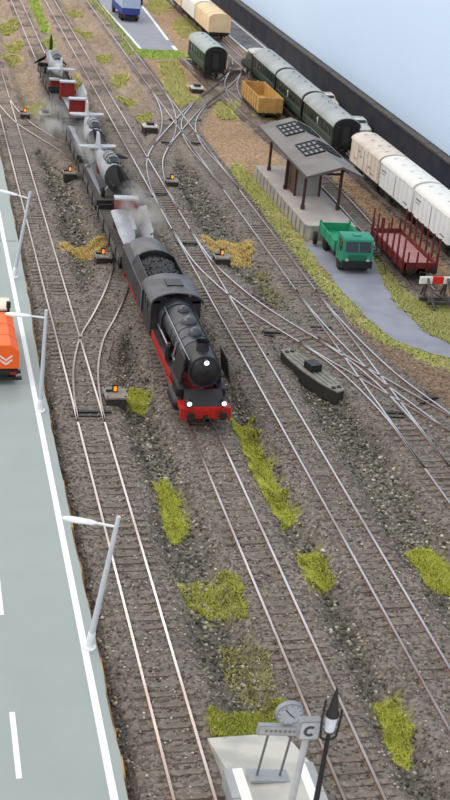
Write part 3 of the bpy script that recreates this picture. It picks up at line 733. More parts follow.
    for y in (14.85, 19.55):
        q = MB()
        for sx in (-1, 1): q.box(sx * .95 - .06, sx * .95 + .06, y - 1.5, y + 1.5, .42, .72)
        q.build('bogie_frame', M_RED, t)
    q = MB(); q.tube([(-1.5, 13.1, 1.5), (-1.5, 13.1, 3.4)], .03); q.tube([(1.5, 13.1, 1.5), (1.5, 13.1, 3.4)], .03); q.build('handrail', M_STEEL, t)
    buffers(t, 21.5, 1)
    return t
make_loco()

# ------------------------------------------------------------------ flat wagons of the aeroplane train
M_PLANK = mat('deck_planks', (92, 87, 84), .9, rgb2=(72, 68, 66), scale=1.5)
def make_flat():
    t = thing('flat_wagon', 'x', 'wagon', (0, 0, 0), group='flat wagons of the aeroplane train'); Lh = 6.0
    q = MB(); q.box(-1.4, -1.25, -Lh, Lh, .9, 1.2); q.box(1.25, 1.4, -Lh, Lh, .9, 1.2); q.box(-1.4, 1.4, -Lh, -Lh + .2, .85, 1.25); q.box(-1.4, 1.4, Lh - .2, Lh, .85, 1.25); q.box(-.3, .3, -Lh, Lh, .8, 1.1); q.build('frame', M_FRAME, t)
    n = 24; me = None
    for i in range(n):
        y = -Lh + .05 + i * (2 * Lh - .1) / n
        if me is None:
            q = MB(); q.box(-1.38, 1.38, 0, (2 * Lh - .1) / n - .035, 1.2, 1.28); o = q.build('deck_plank', M_PLANK, t, smooth=False); me = o.data
        else: o = link('deck_plank', me, t)
        o.location = (0, y, random.uniform(-.012, .012))
    for sx in (-1, 1):
        q = MB(); q.box(sx * 1.44 - .03, sx * 1.44 + .03, -Lh + .3, Lh - .3, 1.2, 1.62); q.build('side_board', mat('grey_side', (88, 88, 92), .6, var=.15), t)
        for y in (-4.6, -1.6, 1.6, 4.6): MB().box(sx * 1.5 - .04, sx * 1.5 + .04, y - .05, y + .05, .95, 1.95).build('stake', M_FRAME, t)
    for y in (-Lh + .08, Lh - .08): MB().box(-1.35, 1.35, y - .05, y + .05, 1.25, 1.7).build('end_board', M_FRAME, t)
    for yb in (-4.1, 4.1):
        for dy in (-.9, .9): wheelset(t, yb + dy, .45)
        q = MB()
        for sx in (-1, 1): q.box(sx * .92 - .07, sx * .92 + .07, yb - 1.4, yb + 1.4, .35, .65)
        q.box(-.9, .9, yb - .2, yb + .2, .5, .9); q.build('bogie_frame', M_FRAME, t)
    buffers(t, -Lh, -1); buffers(t, Lh, 1)
    return t
WCEN = [89.5, 102.3, 115.1, 128.3, 141.4]
flat0 = make_flat()
WL = ['flat wagon coupled behind the tender, carrying silver wings on a red trestle', 'second flat wagon behind the tender, carrying an aeroplane with a black nose',
      'third flat wagon behind the tender, carrying an aeroplane with a black nose', 'fourth flat wagon behind the tender, carrying wings on red trestles', 'last flat wagon of the train, carrying a whole silver aeroplane fuselage']
for i, (y, lb) in enumerate(zip(WCEN, WL)):
    if i == 0: flat0.location = (XB, y, 0); flat0['label'] = lb
    else: copy_tree(flat0, lb, (XB, y, 0))

M_ALU = mat('silver_grey', (158, 161, 170), .4, rgb2=(134, 138, 148), scale=.7, spec=.5)
M_ALU2 = mat('light_grey_paint', (178, 180, 188), .5, var=.05)
M_CRAD = mat('trestle_red', (140, 42, 38), .65, var=.15)
def make_plane(label, loc, rz, full):
    t = thing('aeroplane_fuselage', label, 'aeroplane', loc, rz, 'aeroplanes on the flat wagons')
    # nose towards -y
    el = lambda y, a, b, z, n=14: [(a * math.cos(2 * PI * i / n), y, z + b * math.sin(2 * PI * i / n)) for i in range(n)]
    q = MB(); q.loft([el(-2.6, .58, .66, .0), el(-1.2, .62, .78, .02), el(.4, .6, .82, .05), el(2.0, .46, .66, .08), el(3.8, .26, .4, .14), el(5.0, .1, .2, .2)]); fu = q.build('fuselage', M_ALU, t)
    q = MB(); q.loft([el(-4.4, .22, .24, -.02), el(-4.2, .46, .5, -.02), el(-3.4, .6, .66, -.01), el(-1.25 if not full else -2.6, .64 if not full else .6, .8 if not full else .68, .02)]); en = q.build('engine_cowling', mat('matt_black', (30, 30, 32), .85, spec=.2) if not full else M_ALU, t)
    for sx in (-1, 1):
        for k in range(5): MB().box(sx * .58 - .06, sx * .58 + .06, -4.0 + k * .28, -3.86 + k * .28, .08, .2).build('exhaust_stub', M_SOOT, en, smooth=False)
    q = MB(); q.loft([el(-4.95, .02, .02, -.02), el(-4.75, .16, .17, -.02), el(-4.42, .24, .25, -.02)]); sp = q.build('spinner', M_BLACK, t)
    for k in range(3):
        a = PI / 2 + 2 * PI * k / 3 + (.0 if full else .35); q = MB(); c, s_ = math.cos(a), math.sin(a); Lb = 1.75
        u = Vector((c, 0, s_)); w = Vector((-s_, .5, c)).normalized(); o = Vector((0, -4.62, -.02))
        pts = []
        for dd, wd in ((.15, .1), (.7, .17), (1.25, .15), (Lb, .05)):
            for sg in (-1, 1): pts.append([o + u * dd + w * wd * sg + Vector((0, -.03, 0)), o + u * dd + w * wd * sg + Vector((0, .03, 0))])
        for j in range(3):
            A0, A1 = pts[2 * j], pts[2 * j + 1]; B0, B1 = pts[2 * j + 2], pts[2 * j + 3]
            q.hexa([A0[0], A1[0], B1[0], B0[0], A0[1], A1[1], B1[1], B0[1]])
        q.build('propeller_blade', M_BLACK, t)
    q = MB(); q.loft([el(-.9, .3, .1, .78), el(-.5, .4, .34, .82), el(.5, .4, .4, .84), el(1.5, .25, .15, .74)]); cp = q.build('canopy', M_GLASS, t)
    for y in (-.5, .1, .7): MB().loft([el(y, .41, .40, .835), el(y + .07, .41, .40, .835)]).build('canopy_frame', M_ALU2, cp)
    q = MB(); q.extr_x([(3.6, .5), (4.2, 1.45), (4.8, 1.5), (5.15, 1.0), (5.15, .1), (4.6, .2)], -.05, .05); q.build('tail_fin', M_ALU2, t)
    for sx in (-1, 1):
        q = MB(); q.prism([(0, 3.9), (sx * 1.15, 4.25), (sx * 1.2, 4.8), (sx * .1, 4.9)] if sx > 0 else [(0, 3.9), (-.1, 4.9), (-1.2, 4.8), (-1.15, 4.25)], .5, .6); q.build('tailplane', M_ALU2, t)
    # undercarriage legs resting on the deck
    for sx in (-1, 1):
        q = MB(); q.cyl((sx * .35, -1.6, -.4), (sx * .75, -1.7, -.9), .06, .05, 6); lg = q.build('undercarriage_leg', M_STEEL, t)
        MB().cyl((sx * .7, -1.7, -.84), (sx * .86, -1.7, -.84), .3, .3, 12).build('tyre', M_RUB, lg)
    MB().box(-.1, .1, 3.9, 4.1, -1.14, .05).build('tail_trestle', M_CRAD, t)
    return t
ZD = 1.29
make_plane('silver aeroplane fuselage pointing away on the last wagon of the train', (XB, 141.9, ZD + 1.36), PI, True).scale = (1.2, 1.2, 1.2)
make_plane('aeroplane with black nose facing forward on the third flat wagon', (XB + .3, 111.8, ZD + 1.42), 0.0, False).scale = (1.3, 1.15, 1.25)
make_plane('aeroplane with black nose facing forward on the second flat wagon', (XB + .3, 100.8, ZD + 1.42), .08, False).scale = (1.3, 1.15, 1.25)

def make_wing(label, loc, rx, ry, rz, length=6.2, chord=1.9):
    w = MB(); ring = lambda x, c, th, y0: [(x, y0 + c * u, th * v) for u, v in ((0, 0), (.08, .5), (.3, 1), (.6, .75), (1, .05), (.6, -.3), (.2, -.45))]
    w.loft([ring(0, chord, .17, 0), ring(length * .7, chord * .72, .11, chord * .12), ring(length * .95, chord * .5, .07, chord * .2), ring(length, chord * .25, .03, chord * .35)])
    o = w.build('aeroplane_wing', M_ALU, None); o.location = loc; o.rotation_euler = (rx, ry, rz); tag(o, label, 'wing', 'wings carried on the flat wagons')
    q = MB(); q.box(length * .1, length * .55, chord * .78, chord * .97, .03, .07); q.build('flap', M_ALU2, o)
    return o
def make_trestle(label, loc, h=1.75, w=1.35):
    t = thing('red_trestle', label, 'trestle', loc, group='trestles holding the wings')
    for sx in (-1, 1):
        q = MB(); q.box(sx * w / 2 - .08, sx * w / 2 + .08, -.35, -.2, 0, h); q.box(sx * w / 2 - .08, sx * w / 2 + .08, .2, .35, 0, h); q.build('upright', M_CRAD, t)
    MB().box(-w / 2, w / 2, -.12, .12, .25, h).build('panel', M_CRAD, t)
    MB().box(-w / 2 - .12, w / 2 + .12, -.4, .4, h, h + .14).build('padded_cap', M_ALU2, t)
    return t
Z0 = ZD + .02
# wagon 4: two trestles with wings, wagon 1: trestle with wings, wagons 2/3: flat wing beside the fuselage
make_trestle('red trestle with white cap nearer the tail on the fourth wagon', (XB + .15, 131.6, Z0))
make_trestle('red trestle with white cap nearer the locomotive on the fourth wagon', (XB + .3, 124.2, Z0))
make_wing('silver wing leaning right on the fourth flat wagon', (XB + 1.15, 132.3, Z0 + .28), .0, math.radians(-2), -PI / 2 - .03, 8.6, 1.5).rotation_euler = (math.radians(62), 0, -PI / 2 - .03)
make_wing('silver wing lying on the left of the fourth flat wagon', (XB - .3, 132.6, Z0 + .08), 0, 0, -PI / 2, 8.0, 1.0).rotation_euler = (math.radians(-8), 0, -PI / 2)
make_trestle('small red trestle box behind the tail on the last wagon', (XB - .55, 136.4, Z0), .9, 1.0)
make_wing('silver wing lying beside the tail on the last wagon', (XB + .1, 138.9, Z0 + .1), 0, 0, -PI / 2, 3.2, 1.0)
make_trestle('red trestle with white cap on the wagon behind the tender', (XB + .1, 91.2, Z0), 2.15, 1.5)
make_wing('silver wing sloping forward from the red trestle behind the tender', (XB - 1.1, 90.7, Z0 + 1.35), 0, math.radians(11), -PI / 2, 5.0, 1.6)
make_wing('silver wing leaning right on the wagon behind the tender', (XB + .85, 92.0, Z0 + .9), 0, 0, 0, 7.2, 1.1).rotation_euler = (math.radians(35), math.radians(12), -PI / 2)
make_wing('silver wing standing along the left side of the third wagon', (XB - .95, 120.4, Z0 + .12), 0, 0, 0, 8.8, 1.5).rotation_euler = (math.radians(-30), 0, -PI / 2)
make_wing('silver wing standing along the left side of the second wagon', (XB - .95, 107.4, Z0 + .12), 0, 0, 0, 8.6, 1.5).rotation_euler = (math.radians(-30), 0, -PI / 2)

# ------------------------------------------------------------------ green coaches
M_GREEN = mat('coach_green', (50, 66, 56), .45, var=.1)
M_GREYROOF = mat('coach_roof', (164, 168, 168), .6, rgb2=(146, 151, 151), scale=.4)
def make_coach(label, x, y, length=10.4, rz=0.0, group='green coaches', roofm=None, hw=1.32):
    t = thing('passenger_coach', label, 'railway coach', (x, y, 0), rz, group)   # y: near end
    body = MB(); body.box(-hw, hw, 0, length, 1.15, 3.05); body.extr_y(arch(hw - .03, 3.0, 3.02, 3.8), .03, length - .03); bo = body.build('body', M_GREEN, t)
    rp = [((hw + .1) * math.cos(PI * i / 12), 3.04 + .9 * math.sin(PI * i / 12)) for i in range(13)]; rp += [(x_ * .95, z - .07) for x_, z in reversed(rp)]
    q = MB(); n = len(rp); q.v = [(a, -.12, b) for a, b in rp] + [(a, length + .12, b) for a, b in rp]
    for i in range(n): q.f.append((i, (i + 1) % n, n + (i + 1) % n, n + i)); q.mi.append(0)
    for i in range(12):
        for o in (0, n): q.f.append((o + i, o + i + 1, o + n - 2 - i, o + n - 1 - i)); q.mi.append(0)
    ro = q.build('roof', roofm or M_GREYROOF, t)
    for k in range(4):
        yy = length * (k + .7) / 4.4; MB().cyl((0, yy, 3.9), (0, yy, 4.08), .14, .12, 8).build('roof_vent', M_GREYROOF, ro)
    for sx in (-1, 1):
        nwin = int((length - 1.8) / 1.25)
        for k in range(nwin):
            yy = .95 + k * (length - 1.9) / nwin; x0, x1 = sorted((sx * (hw + .005), sx * (hw + .03)))
            w = MB().box(x0, x1, yy + .12, yy + .98, 2.0, 2.78).build('window', M_GLASS, t)
            fr_ = MB(); xa, xb = sorted((sx * (hw + .005), sx * (hw + .045)))
            fr_.box(xa, xb, yy + .06, yy + .12, 1.94, 2.84); fr_.box(xa, xb, yy + .98, yy + 1.04, 1.94, 2.84); fr_.box(xa, xb, yy + .12, yy + .98, 2.78, 2.84); fr_.box(xa, xb, yy + .12, yy + .98, 1.94, 2.0); fr_.build('window_frame', M_GREEN, w)
        for yy in (.12, length - .78):
            x0, x1 = sorted((sx * (hw + .005), sx * (hw + .035))); d = MB().box(x0, x1, yy, yy + .66, 1.2, 2.95).build('door', mat('coach_door', (44, 58, 50), .5), t)
            MB().box(x0 + sx * .01, x1 + sx * .01, yy + .15, yy + .5, 2.1, 2.75).build('pane', M_GLASS, d)
        x0, x1 = sorted((sx * hw, sx * (hw + .04))); MB().box(x0, x1, .05, length - .05, 1.75, 1.82).build('waist_strip', mat('coach_strip', (92, 104, 88), .5), t)
        MB().box(min(sx * 1.2, sx * 1.45), max(sx * 1.2, sx * 1.45), .6, length - .6, .55, .62).build('footboard', M_FRAME, t)
    for ye, s_ in ((0, -1), (length, 1)):
        y0_, y1_ = sorted((ye, ye + s_ * .06))
        MB().extr_y(arch(hw - .02, 1.2, 3.0, 3.78), y0_, y1_).build('end_wall', M_BLACK, t)
        gw = MB(); ya, yb = sorted((ye + s_ * .06, ye + s_ * .26)); gw.box(-.55, -.42, ya, yb, 1.3, 3.2); gw.box(.42, .55, ya, yb, 1.3, 3.2); gw.box(-.55, .55, ya, yb, 3.2, 3.33); gw.build('gangway', M_RUB, t)
        MB().box(-.4, .4, min(ye + s_ * .05, ye + s_ * .09), max(ye + s_ * .05, ye + s_ * .09), 1.3, 3.15).build('end_door', mat('end_door', (50, 52, 52), .5), t)
        buffers(t, ye, s_); coupling(t, ye, s_)
        for sx in (-1, 1):
            ya, yb = sorted((ye, ye + s_ * .3))
            for z0 in (.4, .75): MB().box(sx * 1.15 - .25, sx * 1.15 + .25, ya, yb, z0, z0 + .06).build('step', M_FRAME, t)
    q = MB(); q.box(-1.15, 1.15, .1, length - .1, .85, 1.15); q.box(-.6, .6, length * .35, length * .6, .4, .9); q.build('underframe', M_FRAME, t)
    for yy in (1.9, length / 2, length - 1.9): wheelset(t, yy, .5)
    for yy in (1.9, length - 1.9):
        
        for sx in (-1, 1): MB().box(sx * .98 - .05, sx * .98 + .05, yy - .7, yy + .7, .45, .7).build('axle_guard', M_FRAME, t)
    return t
make_coach('green coach with grey roof nearest the white refrigerator vans', 40.3, 117.3, 10.5)
make_coach('middle green coach with grey roof in the row of three', 40.35, 128.8, 10.4)
make_coach('green coach with grey roof farthest back, beside the ochre open wagon', 40.45, 140.3, 10.2)
make_coach('single dark green coach with grey roof standing alone by the far junction', 34.55, 150.4, 8.8, math.radians(1.5), 'green coaches', mat('grey_green_roof', (158, 166, 164), .6, var=.08, scale=.5))

# small shunting locomotive behind the coaches
def make_shunter(x, y):
    t = thing('shunting_locomotive', 'small dark shunter with pale roof at the far end of the coaches', 'locomotive', (x, y, 0))
    q = MB(); q.box(-1.25, 1.25, 0, 5.6, .8, 1.2); q.build('frame', M_FRAME, t)
    q = MB(); q.box(-1.3, 1.3, .2, 2.2, 1.2, 3.1); cab = q.build('cab', mat('shunter_green', (66, 76, 68), .5), t)
    for xx in (-.65, .65):
        MB().box(xx - .45, xx + .45, 2.2, 2.23, 2.2, 2.9).build('window', M_GLASS, cab); MB().box(xx - .45, xx + .45, .17, .2, 2.2, 2.9).build('window', M_GLASS, cab)
    for sx in (-1, 1): MB().box(min(sx * 1.3, sx * 1.33), max(sx * 1.3, sx * 1.33), .6, 1.8, 2.2, 2.9).build('window', M_GLASS, cab)
    MB().extr_y(arch(1.42, 3.08, 3.1, 3.4), 0, 2.4).build('roof', mat('pale_roof', (188, 188, 184), .7, var=.1), t)
    q = MB(); q.extr_y(arch(.85, 1.2, 2.2, 2.5), 2.2, 5.2); bo = q.build('bonnet', mat('shunter_green', (66, 76, 68)), t)
    MB().box(-.5, .5, 5.2, 5.26, 1.4, 2.2).build('radiator_grille', M_BLACK, bo); MB().cyl((.3, 3.2, 2.45), (.3, 3.2, 3.0), .1, .1, 8).build('exhaust_pipe', M_BLACK, bo)
    for yy in (1.3, 4.3): wheelset(t, yy, .45)
    buffers(t, 0, -1); buffers(t, 5.6, 1)
for cx, cy, yy in ((40.3, 117.3, 5.0), (40.35, 128.8, 5.2)):
    co = [o for o in S.objects if o.get('category') == 'railway coach' and abs(o.location.y - cy) < .01][0]
    q = MB(); q.box(-1.40, -1.375, yy, yy + .14, 2.0, 2.75); q.hexa([(-1.40, yy + .14, 2.55), (-1.375, yy + .14, 2.55), (-1.375, yy + .34, 2.4), (-1.40, yy + .34, 2.4), (-1.40, yy + .14, 2.75), (-1.375, yy + .14, 2.75), (-1.375, yy + .34, 2.55), (-1.40, yy + .34, 2.55)])
    q.build('class_numeral', mat('numeral_white', (226, 226, 220), .6), co, smooth=False)
make_shunter(40.5, 151.3)

# ------------------------------------------------------------------ white refrigerator vans
def make_van(label, xv, y, bodym, roofm, marks):
    t = thing('refrigerator_van', label, 'wagon', (xv, y, 0), math.radians(1.2), 'white refrigerator vans'); Ln = 7.55; hw = 1.36
    MB().box(-hw, hw, 0, Ln, 1.15, 3.2).build('body', bodym, t)
    for sx in (-1, 1):
        xx = sx * (hw + .02)
        for k in range(9):
            if k in (4,): continue
            yy = .25 + k * (Ln - .5) / 8; MB().box(xx - .03, xx + .03, yy - .05, yy + .05, 1.15, 3.2).build('side_rib', bodym, t)
        d = MB().box(xx - .035, xx + .035, Ln / 2 - .72, Ln / 2 + .72, 1.25, 3.1).build('door', bodym, t)
        MB().box(xx - .06, xx + .06, Ln / 2 - .05, Ln / 2 + .05, 1.3, 3.05).build('door_bar', M_STEEL, d)
        q = MB(); q.box(sx * 1.2 - .1, sx * 1.2 + .1, .15, .75, .55, .6); q.box(sx * 1.38 - .02, sx * 1.38 + .02, .2, .24, .55, 1.2); q.box(sx * 1.38 - .02, sx * 1.38 + .02, .66, .7, .55, 1.2); q.build('step', M_FRAME, t)
    for ye, s_ in ((0, -1), (Ln, 1)):
        for xx in (-1.2, -.4, .4, 1.2):
            y0_, y1_ = sorted((ye, ye + s_ * .06)); MB().box(xx - .06, xx + .06, y0_, y1_, 1.15, 3.35).build('end_rib', bodym, t)
        y0_, y1_ = sorted((ye, ye - s_ * .02)); 
    rp = [((hw + .08) * math.cos(PI * i / 12), 3.18 + .62 * math.sin(PI * i / 12)) for i in range(13)]
    MB().extr_y(rp, -.08, Ln + .08).build('roof', roofm, t)
    for k in range(4):
        for xx in (-.45, .45):
            yy = .85 + k * 1.95; zz = 3.18 + .62 * math.sqrt(1 - (xx / (hw + .08)) ** 2); MB().box(xx - .16, xx + .16, yy - .09, yy + .09, zz - .05, zz + .07).build('roof_hatch', roofm, t)
    q = MB(); q.box(-1.2, 1.2, .05, Ln - .05, .9, 1.15); q.box(-.8, .8, 3.0, 4.6, .45, .9); q.build('underframe', M_FRAME, t)
    for yy in (1.5, Ln - 1.5):
        wheelset(t, yy, .5); 
        for sx in (-1, 1): MB().box(sx * 1.0 - .06, sx * 1.0 + .06, yy - .75, yy + .75, .42, .78).build('axle_guard', M_FRAME, t)
    buffers(t, 0, -1); buffers(t, Ln, 1)
    mm = mat('mark_' + marks[0], marks[1], .7)
    for k, (a, b, z0, z1) in enumerate(marks[2]):
        MB().box(-hw - .058, -hw - .05, a, b, z0, z1).build('lettering', mm, t, smooth=False)
M_WHT = mat('van_white', (236, 237, 238), .5, var=.03, scale=.6)
M_CRM = mat('van_cream', (232, 222, 208), .55, rgb2=(216, 204, 190), scale=.7)
M_ROOFW = mat('van_roof_white', (226, 224, 220), .6, var=.04)
M_ROOFC = mat('van_roof_cream', (214, 203, 190), .6, rgb2=(200, 188, 176), scale=.7)
make_van('white refrigerator van nearest the buffer stop at the right edge', 41.12, 88.75, M_WHT, M_ROOFW, ('grey', (120, 124, 136), [(6.1, 7.1, 2.6, 2.72), (6.3, 7.1, 2.35, 2.42), (.7, 1.6, 1.5, 1.6)]))
make_van('clean white refrigerator van in the middle of three', 40.99, 96.95, M_WHT, M_ROOFW, ('grey', (120, 124, 136), [(6.1, 7.1, 2.6, 2.72), (6.3, 7.1, 2.35, 2.42), (.7, 1.6, 1.5, 1.6)]))
make_van('cream refrigerator van with reddish marks next to the green coach', 40.85, 105.05, M_CRM, M_ROOFC, ('rust', (170, 128, 118), [(1.0, 1.8, 1.5, 1.6), (1.9, 2.6, 1.9, 2.02), (4.3, 4.9, 2.2, 2.32), (5.0, 5.5, 2.55, 2.7), (5.7, 6.3, 1.7, 1.8)]))

# ------------------------------------------------------------------ beige covered wagons at the top
def make_beige(label, y, m, ln=9.4):
    t = thing('covered_wagon', label, 'wagon', (40.45, y, 0), 0, 'covered wagons on the far siding')
    MB().extr_y(arch(1.5, 1.15, 3.0, 3.65, 10), 0, ln).build('tarpaulin', m, t)
    for k in range(6):
        yy = .1 + k * (ln - .3) / 5; MB().extr_y(arch(1.53, 1.15, 3.0, 3.69, 10), yy, yy + .1).build('hoop', m, t)
    q = MB(); q.box(-1.35, 1.35, -.02, ln + .02, .85, 1.2); q.build('underframe', M_FRAME, t)
    for yy in (1.6, ln - 1.6): wheelset(t, yy, .48)
    for yy in (1.6, ln - 1.6):
        
        for sx in (-1, 1): MB().box(sx * 1.0 - .06, sx * 1.0 + .06, yy - .7, yy + .7, .42, .78).build('axle_guard', M_FRAME, t)
    buffers(t, 0, -1); buffers(t, ln, 1)
M_BEI = mat('tarp_beige', (228, 202, 164), .75, rgb2=(216, 188, 150), scale=.6)
M_TW = mat('tarp_white', (226, 220, 210), .7, var=.05)
make_beige('beige covered wagon with its end facing the camera at the top', 175.4, M_BEI)
make_beige('white covered wagon behind the beige one at the top', 185.6, M_TW)
make_beige('beige covered wagon cut by the top edge', 195.8, M_BEI)

# ------------------------------------------------------------------ ochre open wagon
def make_ochre():
    t = thing('open_goods_wagon', 'ochre yellow empty open goods wagon beside the green coaches', 'wagon', (37.0, 133.2, -.36)); Ln = 8.2; hw = 1.25
    mo = mat('ochre_paint', (196, 156, 92), .7, rgb2=(176, 138, 80), scale=.9); mi = mat('ochre_inside', (206, 160, 88), .75, rgb2=(184, 138, 74), scale=.9)
    MB().box(-hw, hw, 0, Ln, .75, .9).build('floor_board', mi, t)
    for sx in (-1, 1):
        me = None
        for k in range(4):
            z0 = .9 + k * .36; MB().box(sx * hw - .05, sx * hw + .05, 0, Ln, z0, z0 + .34).build('side_plank', mo, t)
        for k in range(8): yy = .15 + k * (Ln - .3) / 7; MB().box(sx * (hw + .07) - .05, sx * (hw + .07) + .05, yy - .07, yy + .07, .75, 2.36).build('side_post', mo, t)
    for yy in (.0, Ln):
        for k in range(4): z0 = .9 + k * .36; MB().box(-hw + .05, hw - .05, yy - .05, yy + .05, z0, z0 + .34).build('end_plank', mo, t)
        for xx in (-.5, .5): MB().box(xx - .07, xx + .07, yy - .12, yy + .12, .7, 2.4).build('end_post', mo, t)
    MB().box(-1.2, 1.2, .1, Ln - .1, .5, .75).build('underframe', M_FRAME, t)
    for yy in (1.8, Ln - 1.8): wheelset(t, yy, .42)
    buffers(t, 0, -1, .62, M_FRAME); buffers(t, Ln, 1, .62, M_FRAME)
make_ochre()

# ------------------------------------------------------------------ red stake wagon
def make_stake():
    t = thing('stake_wagon', 'empty oxide red stake wagon with pinkish deck standing before the buffer stop', 'wagon', (35.7, 83.5, 0)); Ln = 7.9; hw = 1.27
    mr = mat('oxide_red', (110, 38, 36), .6, rgb2=(92, 30, 30), scale=1.2); mdk = mat('pink_deck', (176, 128, 128), .85, rgb2=(158, 112, 110), scale=1.0)
    q = MB(); q.box(-hw, -hw + .14, 0, Ln, .85, 1.2); q.box(hw - .14, hw, 0, Ln, .85, 1.2); q.box(-hw, hw, 0, .16, .8, 1.2); q.box(-hw, hw, Ln - .16, Ln, .8, 1.2); q.box(-.35, .35, 0, Ln, .8, 1.1); q.build('frame', mr, t)
    n = 18; me = None
    for i in range(n):
        if me is None: o = MB().box(-hw + .08, hw - .08, 0, (Ln - .3) / n - .03, 1.13, 1.2).build('deck_plank', mdk, t, smooth=False); me = o.data
        else: o = link('deck_plank', me, t)
        o.location = (0, .15 + i * (Ln - .3) / n, random.uniform(-.008, .008))
    for sx in (-1, 1): MB().box(sx * (hw - .06) - .06, sx * (hw - .06) + .06, 0, Ln, 1.2, 1.52).build('side_rail', mr, t)
    for yy in (.06, Ln - .06): MB().box(-hw, hw, yy - .06, yy + .06, 1.2, 1.55).build('end_rail', mr, t)
    me = None
    for sx in (-1, 1):
        for k in range(7):
            yy = .4 + k * (Ln - .8) / 6
            q = MB(); q.hexa([(-.07, -.08, 0), (.07, -.08, 0), (.07, .08, 0), (-.07, .08, 0), (-.05, -.05, 2.3), (.05, -.05, 2.3), (.05, .05, 2.3), (-.05, .05, 2.3)]) if me is None else None
            if me is None: o = q.build('stake', mr, t, smooth=False); me = o.data
            else: o = link('stake', me, t)
            o.location = (sx * (hw + .06), yy, .95); o.rotation_euler = (random.uniform(-.02, .02), -sx * .0 + random.uniform(-.03, .03), 0)
    for yy in (-.04, Ln + .04):
        for xx in (-1.1, -.4, .4, 1.1):
            o = link('end_stake', me, t); o.location = (xx, yy, .95); o.scale = (1, 1, .62)
    for yy in (1.6, Ln - 1.6):
        wheelset(t, yy, .5); 
        for sx in (-1, 1): MB().box(sx * 1.0 - .06, sx * 1.0 + .06, yy - .8, yy + .8, .42, .82).build('axle_guard', M_FRAME, t)
    for sx in (-1, 1): q = MB(); q.tube([(sx * 1.1, 1.0, .85), (sx * 1.1, 2.6, .5), (sx * 1.1, Ln - 2.6, .5), (sx * 1.1, Ln - 1.0, .85)], .05); q.build('truss_rod', M_FRAME, t)
    buffers(t, 0, -1); buffers(t, Ln, 1); coupling(t, 0, -1)
make_stake()

# ------------------------------------------------------------------ buffer stop
def make_stop():
    t = thing('buffer_stop', 'buffer stop with red and white beam on dark rail frames', 'buffer stop', (35.95, 80.7, 0))
    mw = mat('stop_white', (236, 234, 230), .6); mr2 = mat('stop_red', (214, 48, 34), .55); mk = mat('stop_frame', (66, 62, 60), .6, rgb2=(88, 80, 76), scale=2)
    for k, (a, b) in enumerate(((-1.35, -.42), (-.42, .42), (.42, 1.35))):
        MB().box(a, b, .0, .16, 1.0, 1.5).build('beam_segment', mr2 if k == 1 else mw, t)
    for sx in (-.75, .75):
        q = MB(); q.tube([(sx, .1, 1.4), (sx, -1.9, -.25)], .1, 6); q.tube([(sx, .25, 1.45), (sx, .25, -.25)], .1, 6); q.tube([(sx, .2, .3), (sx, -1.6, -.12)], .08, 6); q.tube([(sx, .9, -.1), (sx, .25, 1.1)], .08, 6); q.build('rail_frame', mk, t)
    q = MB(); q.box(-1.1, 1.1, -1.35, -1.1, -.1, .15); q.box(-1.2, 1.2, -.1, .15, -.25, .0); q.tube([(-.75, -.6, .7), (.75, -1.4, .05)], .06); q.build('cross_beam', mk, t)
make_stop()

